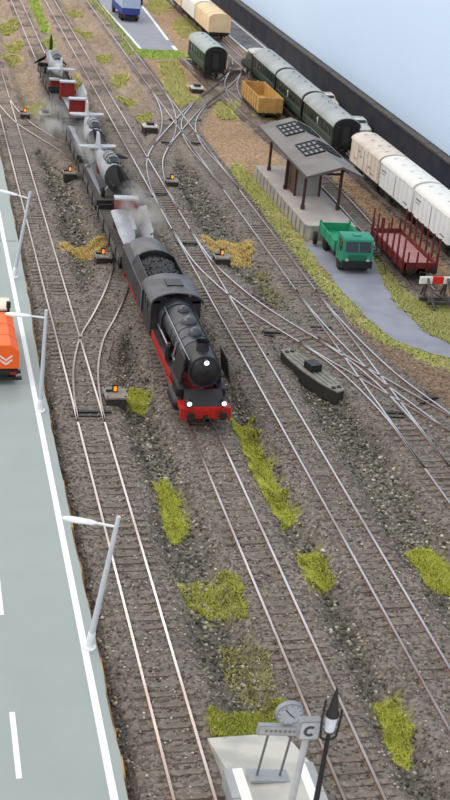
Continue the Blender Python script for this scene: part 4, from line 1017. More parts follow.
# ------------------------------------------------------------------ platform shelter
def make_shelter():
    x0, x1, ya, yb, zt = 30.0, 34.15, 93.9, 111.0, .8
    mc = mat('platform_concrete', (182, 174, 170), .85, rgb2=(170, 162, 157), scale=.5); mcs = mat('platform_side', (166, 163, 156), .85, rgb2=(150, 147, 140), scale=.9)
    t = thing('station_platform', 'low concrete platform with ribbed side walls under the shelter', 'platform', (x0, ya, 0))
    w = x1 - x0; l = yb - ya
    MB().prism([(.35, 0), (w, 0), (w, l), (0, l), (0, .5)], zt - .12, zt).build('platform_slab', mc, t)
    MB().prism([(.42, .08), (w - .06, .08), (w - .06, l - .06), (.08, l - .06), (.08, .5)], -.6, zt - .12).build('core', mcs, t)
    k = 0; y = .5
    while y < l - .3:
        MB().box(-.0, .07, y + .1, min(y + 1.12, l), -.6, zt - .14).build('side_panel', mcs, t); MB().box(-.07, .09, y - .02, y + .09, -.6, zt - .08).build('side_rib', mcs, t); y += 1.2
    for k in range(4): MB().box(.45 + k * .94, .45 + k * .94 + .88, .0, .07, -.6, zt - .14).build('front_panel', mcs, t)
    s = thing('platform_shelter', 'open grey roofed platform shelter on brown posts with two roof lights', 'shelter', (x0, ya, zt))
    mb_ = mat('brown_timber', (74, 52, 46), .7, rgb2=(60, 42, 38), scale=2); mroof = mat('roof_felt', (128, 124, 122), .85, rgb2=(116, 112, 110), scale=.5)
    XL, XR, XRI = .35, 5.05, 3.25      # eaves and ridge (local x)
    YF, YB = 2.5, 18.6
    zl, zri, zr = 3.15, 4.0, 3.25
    q = MB(); th = .1
    q.hexa([(XL, YF, zl), (XRI, YF, zri), (XRI, YB, zri), (XL, YB, zl), (XL, YF, zl + th), (XRI, YF, zri + th), (XRI, YB, zri + th), (XL, YB, zl + th)])
    q.hexa([(XRI, YF, zri), (XR, YF, zr), (XR, YB, zr), (XRI, YB, zri), (XRI, YF, zri + th), (XR, YF, zr + th), (XR, YB, zr + th), (XRI, YB, zri + th)])
    ro = q.build('roof', mroof, s)
    q = MB(); 
    for yy in (YF - .04, YB): q.hexa([(XL, yy, zl - .12), (XRI, yy, zri - .12), (XRI, yy + .05, zri - .12), (XL, yy + .05, zl - .12), (XL, yy, zl + .1), (XRI, yy, zri + .1), (XRI, yy + .05, zri + .1), (XL, yy + .05, zl + .1)]); q.hexa([(XRI, yy, zri - .12), (XR, yy, zr - .12), (XR, yy + .05, zr - .12), (XRI, yy + .05, zri - .12), (XRI, yy, zri + .1), (XR, yy, zr + .1), (XR, yy + .05, zr + .1), (XRI, yy + .05, zri + .1)])
    q.box(XL - .05, XL, YF, YB, zl - .1, zl + .1); q.box(XR, XR + .05, YF, YB, zr - .1, zr + .1); q.build('fascia', mat('fascia_grey', (92, 86, 84), .8), s)
    sl = (zri - zl) / (XRI - XL); sr = (zr - zri) / (XR - XRI); mk = mat('skylight_bar', (36, 36, 38), .6); mg = mat('skylight_glass', (124, 124, 127), .3, var=.05)
    for yc in (13.6, 7.2):
        for (xa, xb, zf, slope) in ((XL + 1.15, XRI - .1, lambda x: zl + sl * (x - XL) + .1, sl), (XRI + .12, XRI + 1.3, lambda x: zri + sr * (x - XRI) + .1, sr)):
            q = MB(); ln_ = 3.3
            def sbox(u0, u1, v0, v1, h): q.hexa([(u0, v0, zf(u0)), (u1, v0, zf(u1)), (u1, v1, zf(u1)), (u0, v1, zf(u0)), (u0, v0, zf(u0) + h), (u1, v0, zf(u1) + h), (u1, v1, zf(u1) + h), (u0, v1, zf(u0) + h)])
            for v in (0, 1.1, 2.2, 3.3): sbox(xa, xb, yc + v - .05, yc + v + .05, .14)
            nb = 4 if xa < XRI else 2
            for k in range(nb + 1): u = xa + (xb - xa) * k / nb; sbox(max(xa, u - .045), min(xb, u + .045), yc - .07, yc + 3.37, .14)
            sk = q.build('skylight_frame', mk, s)
            for a in range(nb):
                for b in range(3):
                    q = MB(); u0 = xa + (xb - xa) * a / nb + .07; u1 = xa + (xb - xa) * (a + 1) / nb - .07; sbox(u0, u1, yc + b * 1.1 + .07, yc + b * 1.1 + 1.03, .05); q.build('pane', mg, sk)
    for xx, side in ((.85, 'l'), (3.85, 'r')):
        for yy in (4.3, 9.9, 15.6):
            zt_ = (zl + sl * (xx - XL)) if side == 'l' else (zri + sr * (xx - XRI))
            q = MB(); q.box(xx - .1, xx + .1, yy - .1, yy + .1, 0, zt_ - .02); q.box(xx - .15, xx + .15, yy - .15, yy + .15, 0, .35)
            po = q.build('post', mb_, s)
            q = MB()
            for d in (-1, 1):
                q.tube([(xx, yy, zt_ - .75), (xx, yy + d * .75, zt_ - .06)], .06, 4)
            dx = .55 if side == 'r' else -.3
            q.tube([(xx, yy, zt_ - .7), (xx + dx, yy, zt_ - .12)], .06, 4); q.build('brace', mb_, po)
    for xx in (.85, 3.85):
        zt_ = (zl + sl * (xx - XL)) if xx < XRI else (zri + sr * (xx - XRI)); MB().box(xx - .08, xx + .08, YF + .3, YB - .3, zt_ - .2, zt_ - .04).build('purlin', mb_, s)
    for yy in (4.3, 9.9, 15.6): MB().box(.85, 3.85, yy - .07, yy + .07, zl - .25, zl - .08).build('tie_beam', mb_, s)
    # waiting cabin under the roof
    c = thing('waiting_cabin', 'small cabin with brown doors and grey front wall under the shelter roof', 'cabin', (31.15, 101.9, zt))
    mg2 = mat('cabin_grey', (150, 146, 146), .8, var=.06); md = mat('cabin_door_brown', (96, 72, 62), .75, rgb2=(80, 58, 50), scale=2)
    cw, cl, ch = 2.15, 2.4, 2.95
    MB().box(.04, cw - .04, .04, cl - .04, .0, ch).build('wall', mg2, c)
    for xx in (0, cw):
        for yy in (0, cl): MB().box(xx - .08, xx + .08, yy - .08, yy + .08, 0, ch).build('corner_post', mb_, c)
    for k in range(2):
        d = MB().box(-.02, .05, .12 + k * 1.1, 1.16 + k * 1.1, .05, 2.6).build('door', md, c); MB().box(-.06, -.02, .55 + k * .9, .6 + k * .9, 1.1, 1.3).build('handle', M_BLACK, d)
    MB().box(-.04, .03, .05, cl - .05, 2.62, 2.85).build('lintel', mb_, c)
make_shelter()

# ------------------------------------------------------------------ road vehicles
def wheels(t, pts, r=.5, w=.32):
    for x, y in pts:
        o = MB().cyl((x - w / 2, y, r), (x + w / 2, y, r), r, r, 16).build('wheel', M_RUB, t)
        MB().cyl((x - w / 2 - .01, y, r), (x + w / 2 + .01, y, r), r * .5, r * .5, 10).build('hub', M_FRAME, o)
def make_green_truck():
    t = thing('tipper_truck', 'green flat bed tipper truck facing the camera on the grey path', 'truck', (31.75, 86.2, -.33), math.radians(-2)); t.scale = (.95, 1, 1); t.scale = (.95, 1, 1)
    mg = mat('truck_green', (44, 140, 114), .45, var=.08, scale=1); mg2 = mat('truck_green_bed', (42, 148, 108), .5, rgb2=(36, 138, 98), scale=1)
    MB().box(-.55, .55, .3, 6.6, .55, .85).build('chassis', M_FRAME, t)
    # cab
    q = MB(); q.extr_x([(0, .75), (0, 1.6), (.18, 2.55), (.35, 2.68), (1.75, 2.68), (1.85, 2.5), (1.85, .75)], -1.2, 1.2); cab = q.build('cab', mg, t)
    q = MB(); q.hexa([(-1.02, .0 - .03, 1.66), (1.02, -.03, 1.66), (1.02, .03, 1.66), (-1.02, .03, 1.66), (-1.0, .13, 2.42), (1.0, .13, 2.42), (1.0, .19, 2.42), (-1.0, .19, 2.42)]); q.build('windscreen', M_GLASS, cab)
    MB().box(-.03, .03, -.02, .14, 1.68, 2.42, (math.radians(-12), 0, 0)).build('windscreen_bar', mg, cab)
    for sx in (-1, 1):
        x0, x1 = sorted((sx * 1.19, sx * 1.225)); MB().box(x0, x1, .35, 1.25, 1.65, 2.4).build('side_window', M_GLASS, cab); MB().box(x0, x1, 1.3, 1.32, .9, 2.5).build('door_gap', M_BLACK, cab)
        q = MB(); q.cyl((sx * 1.2, .15, 2.0), (sx * 1.45, .05, 2.05), .025, .025, 5); q.box(sx * 1.45 - .03, sx * 1.45 + .03, 0, .1, 1.75, 2.15); q.build('mirror', M_BLACK, cab)
        MB().cyl((sx * .85, -.1, 1.05), (sx * .85, .0, 1.05), .14, .14, 10).build('headlight', mat('lens_grey', (190, 192, 190), .2), cab)
    q = MB(); q.box(-1.22, 1.22, -.12, .25, .45, 1.0); q.build('bumper', M_BLACK, t); MB().box(-.75, .75, -.04, .0, 1.05, 1.45).build('grille', mat('grille_dark_green', (34, 104, 78), .5), cab)
    MB().box(-.3, .3, .6, 1.1, 2.68, 2.78).build('roof_hatch', mg, cab)
    # bed
    b0, b1, hw = 2.1, 6.7, 1.22
    bed = MB().box(-hw, hw, b0, b1, 1.0, 1.12).build('bed_floor', mg2, t)
    for sx in (-1, 1):
        MB().box(sx * hw - .05, sx * hw + .05, b0, b1, 1.0, 1.75).build('side_flap', mg2, t)
        for yy in (b0 + .05, b0 + 1.5, b0 + 3.0, b1 - .05): MB().box(sx * (hw + .05) - .04, sx * (hw + .05) + .04, yy - .05, yy + .05, .95, 1.8).build('flap_post', mg, t)
    MB().box(-hw, hw, b1 - .06, b1 + .04, 1.0, 1.75).build('tail_flap', mg2, t); MB().box(-hw, hw, b0 - .05, b0 + .05, 1.0, 1.85).build('front_flap', mg2, t)
    for sx in (-1, 1): MB().box(sx * hw - .08, sx * hw + .08, b1 - .1, b1 + .08, 1.0, 1.95).build('corner_post', mg2, t)
    wheels(t, [(-1.0, 1.0), (1.0, 1.0), (-.98, 5.3), (.98, 5.3)], .52, .36)
    q = MB(); q.box(-1.1, -.6, 2.6, 3.6, .45, .9); q.box(.6, 1.1, 2.8, 3.4, .45, .9); q.build('fuel_tank', M_BLACK, t)
    o = MB().cyl((-1.8, 6.35, .6), (-1.5, 6.3, .6), .5, .5, 16).build('spare_wheel', M_RUB, t); MB().cyl((-1.82, 6.36, .6), (-1.79, 6.35, .6), .28, .28, 12).build('rim', mat('rim_green', (44, 110, 84), .5), o)
make_green_truck()

def make_orange():
    t = thing('orange_lorry', 'orange lorry with white rear chevrons and cream cab, cut by the left edge', 'truck', (4.3, 66.2, .3))
    mo = mat('orange_body', (246, 104, 34), .5, var=.05, scale=1)
    hw = 1.25
    q = MB(); q.extr_y([(-hw, .95), (hw, .95), (hw, 1.95), (.8, 2.32), (-.8, 2.32), (-hw, 1.95)], 0, 4.9); b = q.build('box_body', mo, t)
    for k in range(4): MB().extr_y([(hw + .02, 1.0), (hw + .02, 1.96), (.81, 2.345), (-.81, 2.345), (-hw - .02, 1.96), (-hw - .02, 1.0), (-hw, 1.0), (-hw, 1.95), (-.8, 2.32), (.8, 2.32), (hw, 1.95), (hw, 1.0)], .0 + k * 1.6, .08 + k * 1.6).build('body_rib', mo, b)
    mw = mat('chevron_white', (244, 214, 206), .5)
    for xc in (.55, -.55):
        for k in range(2):
            q = MB(); z = 1.16 + k * .24
            for s_ in (-1, 1): q.hexa([(xc, -.03, z), (xc + s_ * .34, -.03, z + .26), (xc + s_ * .34, -.005, z + .26), (xc, -.005, z), (xc, -.03, z + .13), (xc + s_ * .34, -.03, z + .39), (xc + s_ * .34, -.005, z + .39), (xc, -.005, z + .13)])
            q.build('chevron', mw, b, smooth=False)
    MB().box(-.5, .5, .1, 7.6, .55, .9).build('chassis', M_FRAME, t)
    q = MB(); q.box(-1.2, 1.2, -.05, .35, .62, .92); q.box(-1.25, 1.25, -.12, .0, .3, .46); q.box(-1.1, -1.0, -.1, .1, .3, .9); q.box(1.0, 1.1, -.1, .1, .3, .9); q.box(1.2, 1.42, -.2, .05, .35, .5); q.box(1.15, 1.35, -.15, .05, .72, .88); q.build('rear_bumper', M_BLACK, t)
    for sx in (-1, 1): MB().box(sx * .95 - .18, sx * .95 + .18, -.14, -.1, .64, .8).build('tail_lamp', mat('tail_red', (150, 40, 34), .4), t)
    q = MB(); q.extr_x([(5.4, .6), (5.4, 2.3), (5.6, 2.45), (6.9, 2.45), (7.4, 1.7), (7.5, .6)], -1.15, 1.15); c = q.build('cab', mat('cab_cream', (224, 216, 196), .5), t)
    MB().box(-1.0, 1.0, 5.37, 5.4, 1.6, 2.2).build('rear_window', M_GLASS, c)
    for sx in (-1, 1): MB().box(min(sx * 1.14, sx * 1.17), max(sx * 1.14, sx * 1.17), 5.8, 6.8, 1.5, 2.2).build('side_window', M_GLASS, c)
    q = MB(); q.cyl((1.0, 5.1, .9), (1.0, 5.1, 2.75), .08, .08, 8); q.cyl((1.0, 5.1, 2.5), (1.0, 5.1, 2.9), .13, .13, 8); q.build('exhaust_stack', M_BLACK, t)
    wheels(t, [(-1.0, 1.1), (1.0, 1.1), (-1.0, 2.4), (1.0, 2.4), (-1.0, 6.5), (1.0, 6.5)], .48, .34)
make_orange()

def make_blue():
    t = thing('blue_lorry', 'blue lorry with pale blue tarpaulin on the far road', 'truck', (30.4, 188.5, -.28), math.radians(2))
    mb2 = mat('lorry_blue', (48, 66, 140), .5, var=.08); mt = mat('tarp_pale_blue', (172, 190, 214), .7, var=.05); hw = 1.3
    MB().box(-hw, hw, .0, 6.5, 1.0, 1.9).build('dropside_body', mb2, t)
    q = MB(); q.extr_y([(-hw, 1.9), (hw, 1.9), (hw, 3.0), (hw - .35, 3.25), (-hw + .35, 3.25), (-hw, 3.0)], -.02, 6.5); tp = q.build('tarpaulin', mt, t)
    for k in range(5): MB().extr_y([(hw + .02, 1.95), (hw + .02, 3.02), (hw - .35, 3.28), (-hw + .35, 3.28), (-hw - .02, 3.02), (-hw - .02, 1.95), (-hw, 1.95), (-hw, 3.0), (-hw + .35, 3.25), (hw - .35, 3.25), (hw, 3.0), (hw, 1.95)], k * 1.58, k * 1.58 + .08).build('tarp_hoop', mt, tp)
    MB().box(-.5, .5, .1, 9, .55, 1.0).build('chassis', M_FRAME, t); MB().box(-1.2, 1.2, -.1, .1, .5, .75).build('rear_bumper', M_BLACK, t)
    for sx in (-1, 1): MB().box(sx * .95 - .2, sx * .95 + .2, -.12, -.02, .78, .95).build('tail_lamp', mat('tail_red', (150, 40, 34)), t)
    q = MB(); q.extr_x([(6.9, .6), (6.9, 2.5), (7.1, 2.65), (8.3, 2.65), (8.9, 1.8), (9.0, .6)], -1.2, 1.2); c = q.build('cab', mb2, t)
    MB().box(-1.0, 1.0, 6.87, 6.9, 1.7, 2.3).build('rear_window', M_GLASS, c)
    wheels(t, [(-1.05, 1.2), (1.05, 1.2), (-1.05, 2.5), (1.05, 2.5), (-1.05, 8.0), (1.05, 8.0)], .52, .36)
make_blue()
def make_trailer():
    t = thing('black_trailer', 'dark wheeled trailer at the top edge beside the blue lorry', 'trailer', (33.4, 203, -.28))
    MB().box(-1.1, 1.1, 0, 3.2, .9, 1.8).build('body', M_SOOT, t); MB().box(-.5, .5, .1, 4.2, .6, .9).build('chassis', M_FRAME, t)
    wheels(t, [(-.95, .8), (.95, .8), (-.95, 2.3), (.95, 2.3)], .5, .32)
make_trailer()

def make_car(label, loc, rz, m):
    t = thing('car', label, 'car', loc, rz, 'cars on the back road'); hw = .82
    sec = lambda y, w, z0, z1: [(-w, y, z0), (w, y, z0), (w * 1.02, y, (z0 + z1) / 2), (w * .9, y, z1), (-w * .9, y, z1), (-w * 1.02, y, (z0 + z1) / 2)]
    q = MB(); q.loft([sec(0, .68, .35, .68), sec(.15, hw, .26, .8), sec(1.3, hw, .24, .92), sec(3.4, hw, .24, .95), sec(4.2, hw, .28, .88), sec(4.4, .7, .36, .74)]); b = q.build('body', m, t)
    q = MB(); q.loft([sec(1.15, .74, .86, .9), sec(1.75, .68, .88, 1.36), sec(3.0, .68, .88, 1.4), sec(3.75, .74, .86, .92)]); g = q.build('cabin', m, t)
    gl = MB(); gl.hexa([(-.6, 1.2, .93), (.6, 1.2, .93), (.6, 1.28, .93), (-.6, 1.28, .93), (-.55, 1.66, 1.31), (.55, 1.66, 1.31), (.55, 1.76, 1.31), (-.55, 1.76, 1.31)]); gl.build('windscreen', M_GLASS, t)
    gl = MB(); gl.hexa([(-.58, 3.68, .95), (.58, 3.68, .95), (.58, 3.74, .95), (-.58, 3.74, .95), (-.52, 3.05, 1.34), (.52, 3.05, 1.34), (.52, 3.14, 1.34), (-.52, 3.14, 1.34)]); gl.build('rear_window', M_GLASS, t)
    for sx in (-1, 1):
        gl = MB()
        for ya, yb in ((1.62, 2.32), (2.4, 3.1)): gl.hexa([(sx * .72, ya - .08, .96), (sx * .75, ya - .08, .96), (sx * .75, yb, .96), (sx * .72, yb, .96), (sx * .64, ya + .14, 1.3), (sx * .68, ya + .14, 1.3), (sx * .68, yb, 1.3), (sx * .64, yb, 1.3)])
        gl.build('side_window', M_GLASS, t)
        MB().box(sx * .55 - .12, sx * .55 + .12, -.02, .1, .52, .66).build('headlight', mat('lens_grey', (190, 192, 190)), t)
    MB().box(-.74, .74, -.06, .1, .34, .46).build('bumper', M_STEEL, t)
    wheels(t, [(-.7, .85), (.7, .85), (-.7, 3.4), (.7, 3.4)], .3, .2)
make_car('silver white car parked on the back road next to the nearest coach end', (45.75, 127.4, -.3), 0, mat('car_silver', (214, 214, 212), .3, coat=.5))
make_car('cream car parked on the back road behind the middle coach', (45.6, 138.6, -.3), 0, mat('car_cream', (226, 212, 194), .3, coat=.5))

# ------------------------------------------------------------------ street lamps on the left road
def make_lamp(label, x, y, tilt, hs=.965):
    t = thing('street_lamp', label, 'street lamp', (x, y, .3), 0, 'street lamps along the grey road', ry=tilt); t.scale = (1, 1, hs)
    mp = mat('lamp_pole', (196, 202, 210), .45, var=.04); mh = mat('lamp_white', (236, 238, 242), .4)
    MB().cyl((0, 0, 0), (0, 0, 6.25), .13, .085, 12).build('pole', mp, t)
    q = MB(); q.cyl((0, 0, 0), (0, 0, .08), .27, .27, 14); q.cyl((0, 0, .08), (0, 0, .75), .17, .15, 12); q.build('base', mh, t)
    q = MB(); q.tube([(0, 0, 5.78), (-.9, 0, 5.88)], .055, 8); q.build('arm', mh, t)
    sec = lambda xx, w, h, z: [(xx, w * math.cos(2 * PI * i / 10), z + h * math.sin(2 * PI * i / 10)) for i in range(10)]
    q = MB(); q.loft([sec(-.82, .08, .07, 5.87), sec(-1.0, .15, .1, 5.88), sec(-1.7, .17, .12, 5.93), sec(-2.0, .13, .09, 5.95), sec(-2.1, .05, .04, 5.955)]); q.build('lamp_head', mh, t)
make_lamp('nearest white street lamp, leaning right over the gravel', 6.5, 41.7, math.radians(8.2))
make_lamp('middle white street lamp beside the orange lorry', 6.45, 62.8, math.radians(1.6), .93)
make_lamp('farthest white street lamp at the left edge', 6.5, 83.1, math.radians(9.0))

# ------------------------------------------------------------------ bottom platform with clock, boards and lantern
def make_platform():
    t = thing('platform_end', 'pale concrete platform end with ramp and white edge stripes', 'platform', (10.25, 0, 0)); zt = .55; w = 3.25
    mc = mat('pale_concrete', (192, 191, 182), .85, rgb2=(168, 168, 163), scale=.7); me_ = mat('edge_concrete', (168, 170, 172), .85, rgb2=(152, 154, 156), scale=.8)
    MB().box(.45, w - .55, 22, 34.0, -.6, zt).build('platform_slab', mc, t)
    q = MB(); q.hexa([(.1, 34.0, -.7), (w - .1, 34.0, -.7), (w - .35, 36.4, -.7), (-.02, 36.4, -.7), (.1, 34.0, zt), (w - .1, 34.0, zt), (w - .35, 36.4, -.1), (-.02, 36.4, -.1)]); q.build('ramp', mc, t)
    for k in range(8):
        y1 = 34.0 - k * 1.5; MB().box(0.0, .43, y1 - 1.47, y1, -.6, zt + .01).build('edge_stone', me_, t); MB().box(w - .53, w, y1 - 1.47, y1, -.6, zt + .01).build('edge_stone', me_, t)
    mw = mat('stripe_white', (240, 241, 240), .6, var=.03)
    MB().box(.3, .66, 22, 33.95, zt + .0, zt + .03).build('white_stripe', mw, t); MB().box(w - .62, w - .3, 22, 33.95, zt, zt + .03).build('white_stripe', mw, t)
make_platform()
ZP = .56
M_GREYP = mat('sign_grey', (150, 152, 158), .5, var=.05)
def make_board():
    t = thing('departure_board', 'grey departure board with round clock on two legs', 'sign', (11.7, 33.4, ZP), 0, ry=math.radians(7)); t.scale = (1, 1, .9)
    MB().box(-.72, .72, -.3, .3, 0, .12).build('base_plate', M_GREYP, t)
    for xx in (-.42, .42): MB().cyl((xx, 0, .1), (xx, 0, 2.25), .045, .045, 8).build('leg', mat('leg_grey', (104, 104, 110), .5), t)
    b = MB().box(-.85, .78, -.09, .09, 2.1, 2.55).build('board', M_GREYP, t)
    MB().box(-.8, .73, -.1, -.088, 2.15, 2.5).build('panel_face', mat('board_face', (176, 176, 176), .6), b)
    for k in range(7): MB().box(-.62 + k * .17, -.62 + k * .17 + .11, -.106, -.1, 2.26, 2.38).build('lettering', mat('board_print', (126, 126, 130), .7), b, smooth=False)
    c = MB().cyl((.12, .08, 3.12), (.12, -.1, 3.12), .5, .5, 24).build('clock_case', mat('clock_rim', (140, 142, 150), .5), t)
    MB().cyl((.12, -.1, 3.12), (.12, -.115, 3.12), .43, .43, 24).build('clock_dial', mat('clock_face', (178, 182, 192), .5), c)
    for a, l in ((math.radians(132), .34), (math.radians(-35), .24)):
        MB().cbox((.12 + math.cos(a) * l * .45, -.122, 3.12 + math.sin(a) * l * .45), (l, .012, .035), (0, -a, 0)).build('clock_hand', M_BLACK, c, smooth=False)
    q = MB()
    for k in range(12): a = 2 * PI * k / 12; q.cbox((.12 + math.cos(a) * .38, -.12, 3.12 + math.sin(a) * .38), (.06, .01, .022), (0, -a, 0))
    q.build('hour_marks', M_BLACK, c, smooth=False)
make_board()
def make_csign():
    t = thing('section_sign', 'grey square sign with letter C on a slanting pale post', 'sign', (11.88, 31.4, ZP), 0, ry=math.radians(4))
    MB().cyl((0, 0, 0), (0, 0, 3.4), .13, .11, 10).build('post', mat('sign_post', (184, 186, 190), .5), t)
    b = MB(); R_ = .07; w = .37; pr = []
    for cx, cz, a0 in ((w - R_, 3.8 + w - R_, 0), (-w + R_, 3.8 + w - R_, PI / 2), (-w + R_, 3.8 - w + R_, PI), (w - R_, 3.8 - w + R_, 1.5 * PI)):
        for k in range(4): a = a0 + PI / 2 * k / 3; pr.append((cx + R_ * math.cos(a), cz + R_ * math.sin(a)))
    b.extr_y(pr, -.16, .12); bo = b.build('sign_box', mat('sign_rim', (138, 140, 146), .5), t)
    b = MB(); b.extr_y([(x * .86, 3.8 + (z - 3.8) * .86) for x, z in pr], -.175, -.15); b.build('sign_face', mat('sign_face', (190, 192, 196), .5), bo)
    q = MB(); n = 16; a0, a1 = math.radians(48), math.radians(312)
    for k in range(n):
        p = [a0 + (a1 - a0) * k / n, a0 + (a1 - a0) * (k + 1) / n]
        pt = lambda a, r, y: (math.cos(a) * r, y, 3.8 + math.sin(a) * r * 1.0)
        q.hexa([pt(p[0], .11, -.19), pt(p[0], .21, -.19), pt(p[1], .21, -.19), pt(p[1], .11, -.19), pt(p[0], .11, -.172), pt(p[0], .21, -.172), pt(p[1], .21, -.172), pt(p[1], .11, -.172)])
    q.build('letter_c', mat('letter_dark', (70, 72, 80), .6), bo, smooth=False)
make_csign()
def make_lantern():
    t = thing('platform_lantern', 'black old style platform lantern with white glass on a black post', 'lamp', (12.56, 30.9, ZP), 0, ry=math.radians(1.5)); t.scale = (1, 1, 1.08)
    MB().cyl((0, 0, 0), (0, 0, 3.65), .11, .07, 10).build('post', M_BLACK, t); MB().cyl((0, 0, 0), (0, 0, .5), .16, .14, 10).build('base', M_BLACK, t)
    MB().cyl((0, 0, 3.75), (0, 0, 4.3), .16, .2, 12).build('glass', mat('opal_glass', (214, 218, 228), .25), t)
    MB().cyl((0, 0, 3.6), (0, 0, 3.76), .08, .2, 12).build('cup', M_BLACK, t); q = MB(); q.loft([[(r_ * math.cos(2 * PI * i / 12), r_ * math.sin(2 * PI * i / 12), z_) for i in range(12)] for r_, z_ in ((.15, 4.28), (.22, 4.3), (.22, 4.4), (.16, 4.5), (.11, 4.9), (.05, 5.2), (.02, 5.3))]); q.build('hood', M_BLACK, t)
    for sx in (-1, 1):
        q = MB(); pts = [(sx * .08, 0, 3.4), (sx * .26, 0, 3.5), (sx * .31, 0, 4.1), (sx * .3, 0, 4.9 if sx < 0 else 4.5)]; q.tube(pts, .04, 6); q.build('bracket', M_BLACK, t)
make_lantern()

# ------------------------------------------------------------------ point motors with lanterns
M_PLATE = mat('motor_plate', (142, 136, 129), .75, rgb2=(122, 117, 111), scale=2)
M_PSIDE = mat('motor_side', (56, 52, 48), .8)
M_FLAME = mat('orange_light', (255, 112, 30), .4, emit=1.6)
def make_motor(label, px, py, w=1.25, d=1.5, h=.75, lit=True, pale=False, rz=.0):
    x, y = gp(px, py, .3); t = thing('point_motor', label, 'point motor', (x, y, -.5), rz, 'point motors beside the turnouts')
    mp = mat('pale_cover', (196, 192, 186), .7, var=.08) if pale else M_PLATE
    MB().box(-w / 2 + .06, w / 2 - .06, -d / 2 + .06, d / 2 - .06, 0, h).build('housing', M_PSIDE, t)
    MB().box(-w / 2, w / 2, -d / 2, d / 2, h, h + .1).build('cover_plate', mp, t)
    zt = h + .1
    if pale:
        MB().box(-.36, .36, -.36, .36, zt, zt + .3).build('lantern_box', M_BLACK, t); MB().box(-.5, .5, -.5, .5, zt, zt + .06).build('rim', mp, t)
    else:
        la = MB().box(-.14, .14, -.02, .26, zt, zt + .46).build('lantern_box', M_BLACK, t)
        MB().box(-.075, .075, -.05, -.02, zt + .1, zt + .36).build('lit_lens', M_FLAME, la)
        MB().box(-.5, -.17, .05, .17, zt, zt + .12).build('lever', M_BLACK, t)
    q = MB(); 
    for sx in (-1, 1):
        for sy in (-1, 1): q.cyl((sx * (w / 2 - .12), sy * (d / 2 - .12), zt), (sx * (w / 2 - .12), sy * (d / 2 - .12), zt + .05), .05, .05, 6)
    q.build('bolts', M_BLACK, t)
    return t
make_motor('grey point motor with lit orange lantern beside the round grass tuft', 115, 393)
make_motor('grey point motor with lit orange lantern beside the ochre grass left of the train', 103, 255, 1.15, 1.3)
make_motor('grey point motor with lit orange lantern on the gravel left of the third wagon', 70, 172, 1.2, 1.2)
make_motor('grey point motor with lit orange lantern in the fork below the far diamond crossing', 172, 180, 1.1, 1.3)
make_motor('grey point motor with orange lantern below the ochre grass right of the train', 222, 256, 1.2, 1.3)
make_motor('farthest grey point motor with orange lantern, left of the fourth wagon', 25, 113, 1.0, 1.2)
make_motor('pale point motor with dark square top by the olive tuft left of the far crossing', 150, 127, 1.5, 1.6, .9, False, True)
make_motor('pale point motor with dark square top near the single green coach', 197, 86, 1.5, 1.7, .6, False, True)
make_motor('pale point motor without a light, left of the fourth wagon', 45, 112, 1.0, 1.1, .6, False, True)

# dark hull shaped cover between the tracks
def make_hull():
    t = thing('hull_shaped_cover', 'dark grey hull shaped cover with a black box on top, between two tracks', 'track cover', (23.18, 68.0, -.6), math.radians(15.5)); t.scale = (.86, .86, .82)
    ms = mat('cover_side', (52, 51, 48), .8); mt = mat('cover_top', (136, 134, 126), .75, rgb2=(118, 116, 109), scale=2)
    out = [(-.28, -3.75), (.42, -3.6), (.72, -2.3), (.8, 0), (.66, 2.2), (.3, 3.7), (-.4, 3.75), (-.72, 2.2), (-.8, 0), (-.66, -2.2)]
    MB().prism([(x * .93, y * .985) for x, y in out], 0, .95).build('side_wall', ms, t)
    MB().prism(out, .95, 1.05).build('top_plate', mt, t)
    for xx in (-.36, 0, .36): MB().box(xx - .02, xx + .02, -2.6, 2.6, 1.05, 1.07).build('top_seam', ms, t)
    MB().box(-.42, .42, -.55, .5, 1.05, 1.6).build('black_box', M_BLACK, t); MB().box(.42, .6, -.3, -.15, 1.05, 1.2).build('bracket', M_BLACK, t)
    for yy in (-3.15, 3.15):
        for xx in (-.22, .22): MB().cyl((xx, yy, 1.05), (xx, yy, 1.14), .16, .16, 8).build('bolt_ring', M_BLACK, t)
make_hull()

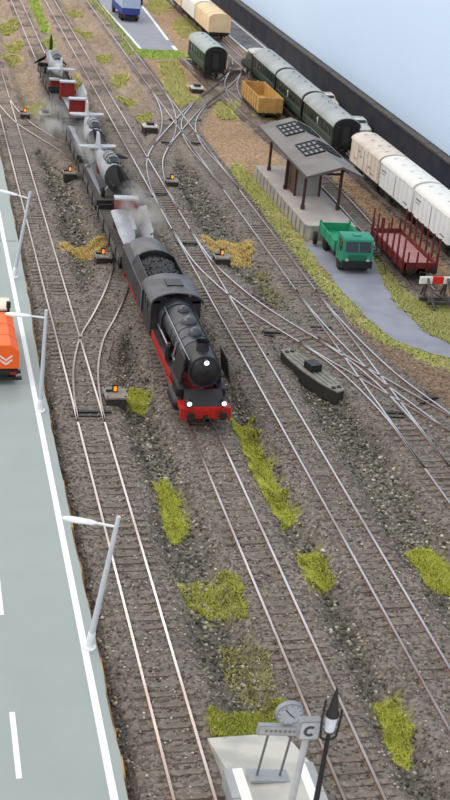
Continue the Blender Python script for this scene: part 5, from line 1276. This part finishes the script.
# ------------------------------------------------------------------ thin smoke drifting over the wagons
def smoke(label, loc, dim, dens, rz=0.0):
    q = MB(); q.sphere((0, 0, 0), 1.0, 16, 10); o = q.build('smoke', None or smoke_mat(dens)); o.location = loc; o.scale = dim; o.rotation_euler.z = rz
    tag(o, label, 'smoke', kind='stuff')
def smoke_mat(dens):
    m = bpy.data.materials.new('smoke_haze'); m.use_nodes = True; nt = m.node_tree; N = nt.nodes; L = nt.links
    N.remove(N['Principled BSDF']); v = N.new('ShaderNodeVolumeScatter'); v.inputs['Color'].default_value = (.94, .95, .97, 1)
    tc = N.new('ShaderNodeTexCoord'); no = N.new('ShaderNodeTexNoise'); no.inputs['Scale'].default_value = 1.8; no.inputs['Detail'].default_value = 3; L.new(tc.outputs['Object'], no.inputs['Vector'])
    ln = N.new('ShaderNodeVectorMath'); ln.operation = 'LENGTH'; L.new(tc.outputs['Object'], ln.inputs[0])
    f = N.new('ShaderNodeMapRange'); f.inputs['From Min'].default_value = 1.0; f.inputs['From Max'].default_value = .2; L.new(ln.outputs['Value'], f.inputs['Value'])
    g = N.new('ShaderNodeMapRange'); g.inputs['From Min'].default_value = .42; g.inputs['From Max'].default_value = .68; L.new(no.outputs['Fac'], g.inputs['Value'])
    a = N.new('ShaderNodeMath'); a.operation = 'MULTIPLY'; L.new(f.outputs[0], a.inputs[0]); L.new(g.outputs[0], a.inputs[1])
    b = N.new('ShaderNodeMath'); b.operation = 'MULTIPLY'; b.inputs[1].default_value = dens; L.new(a.outputs[0], b.inputs[0]); L.new(b.outputs[0], v.inputs['Density'])
    L.new(v.outputs[0], N['Material Output'].inputs['Volume'])
    return m
smoke('pale smoke wisp drifting over the wagon behind the tender', (XB + .7, 88.5, 3.5), (1.8, 6.0, 1.5), .9)
smoke('faint smoke wisp over the gravel left of the fourth wagon', (13.0, 122.5, 1.4), (2.2, 8.5, 1.5), .5)
smoke('pale smoke wisp over the second and third wagons', (XB - .5, 106.5, 3.0), (1.6, 9.0, 1.3), .7)
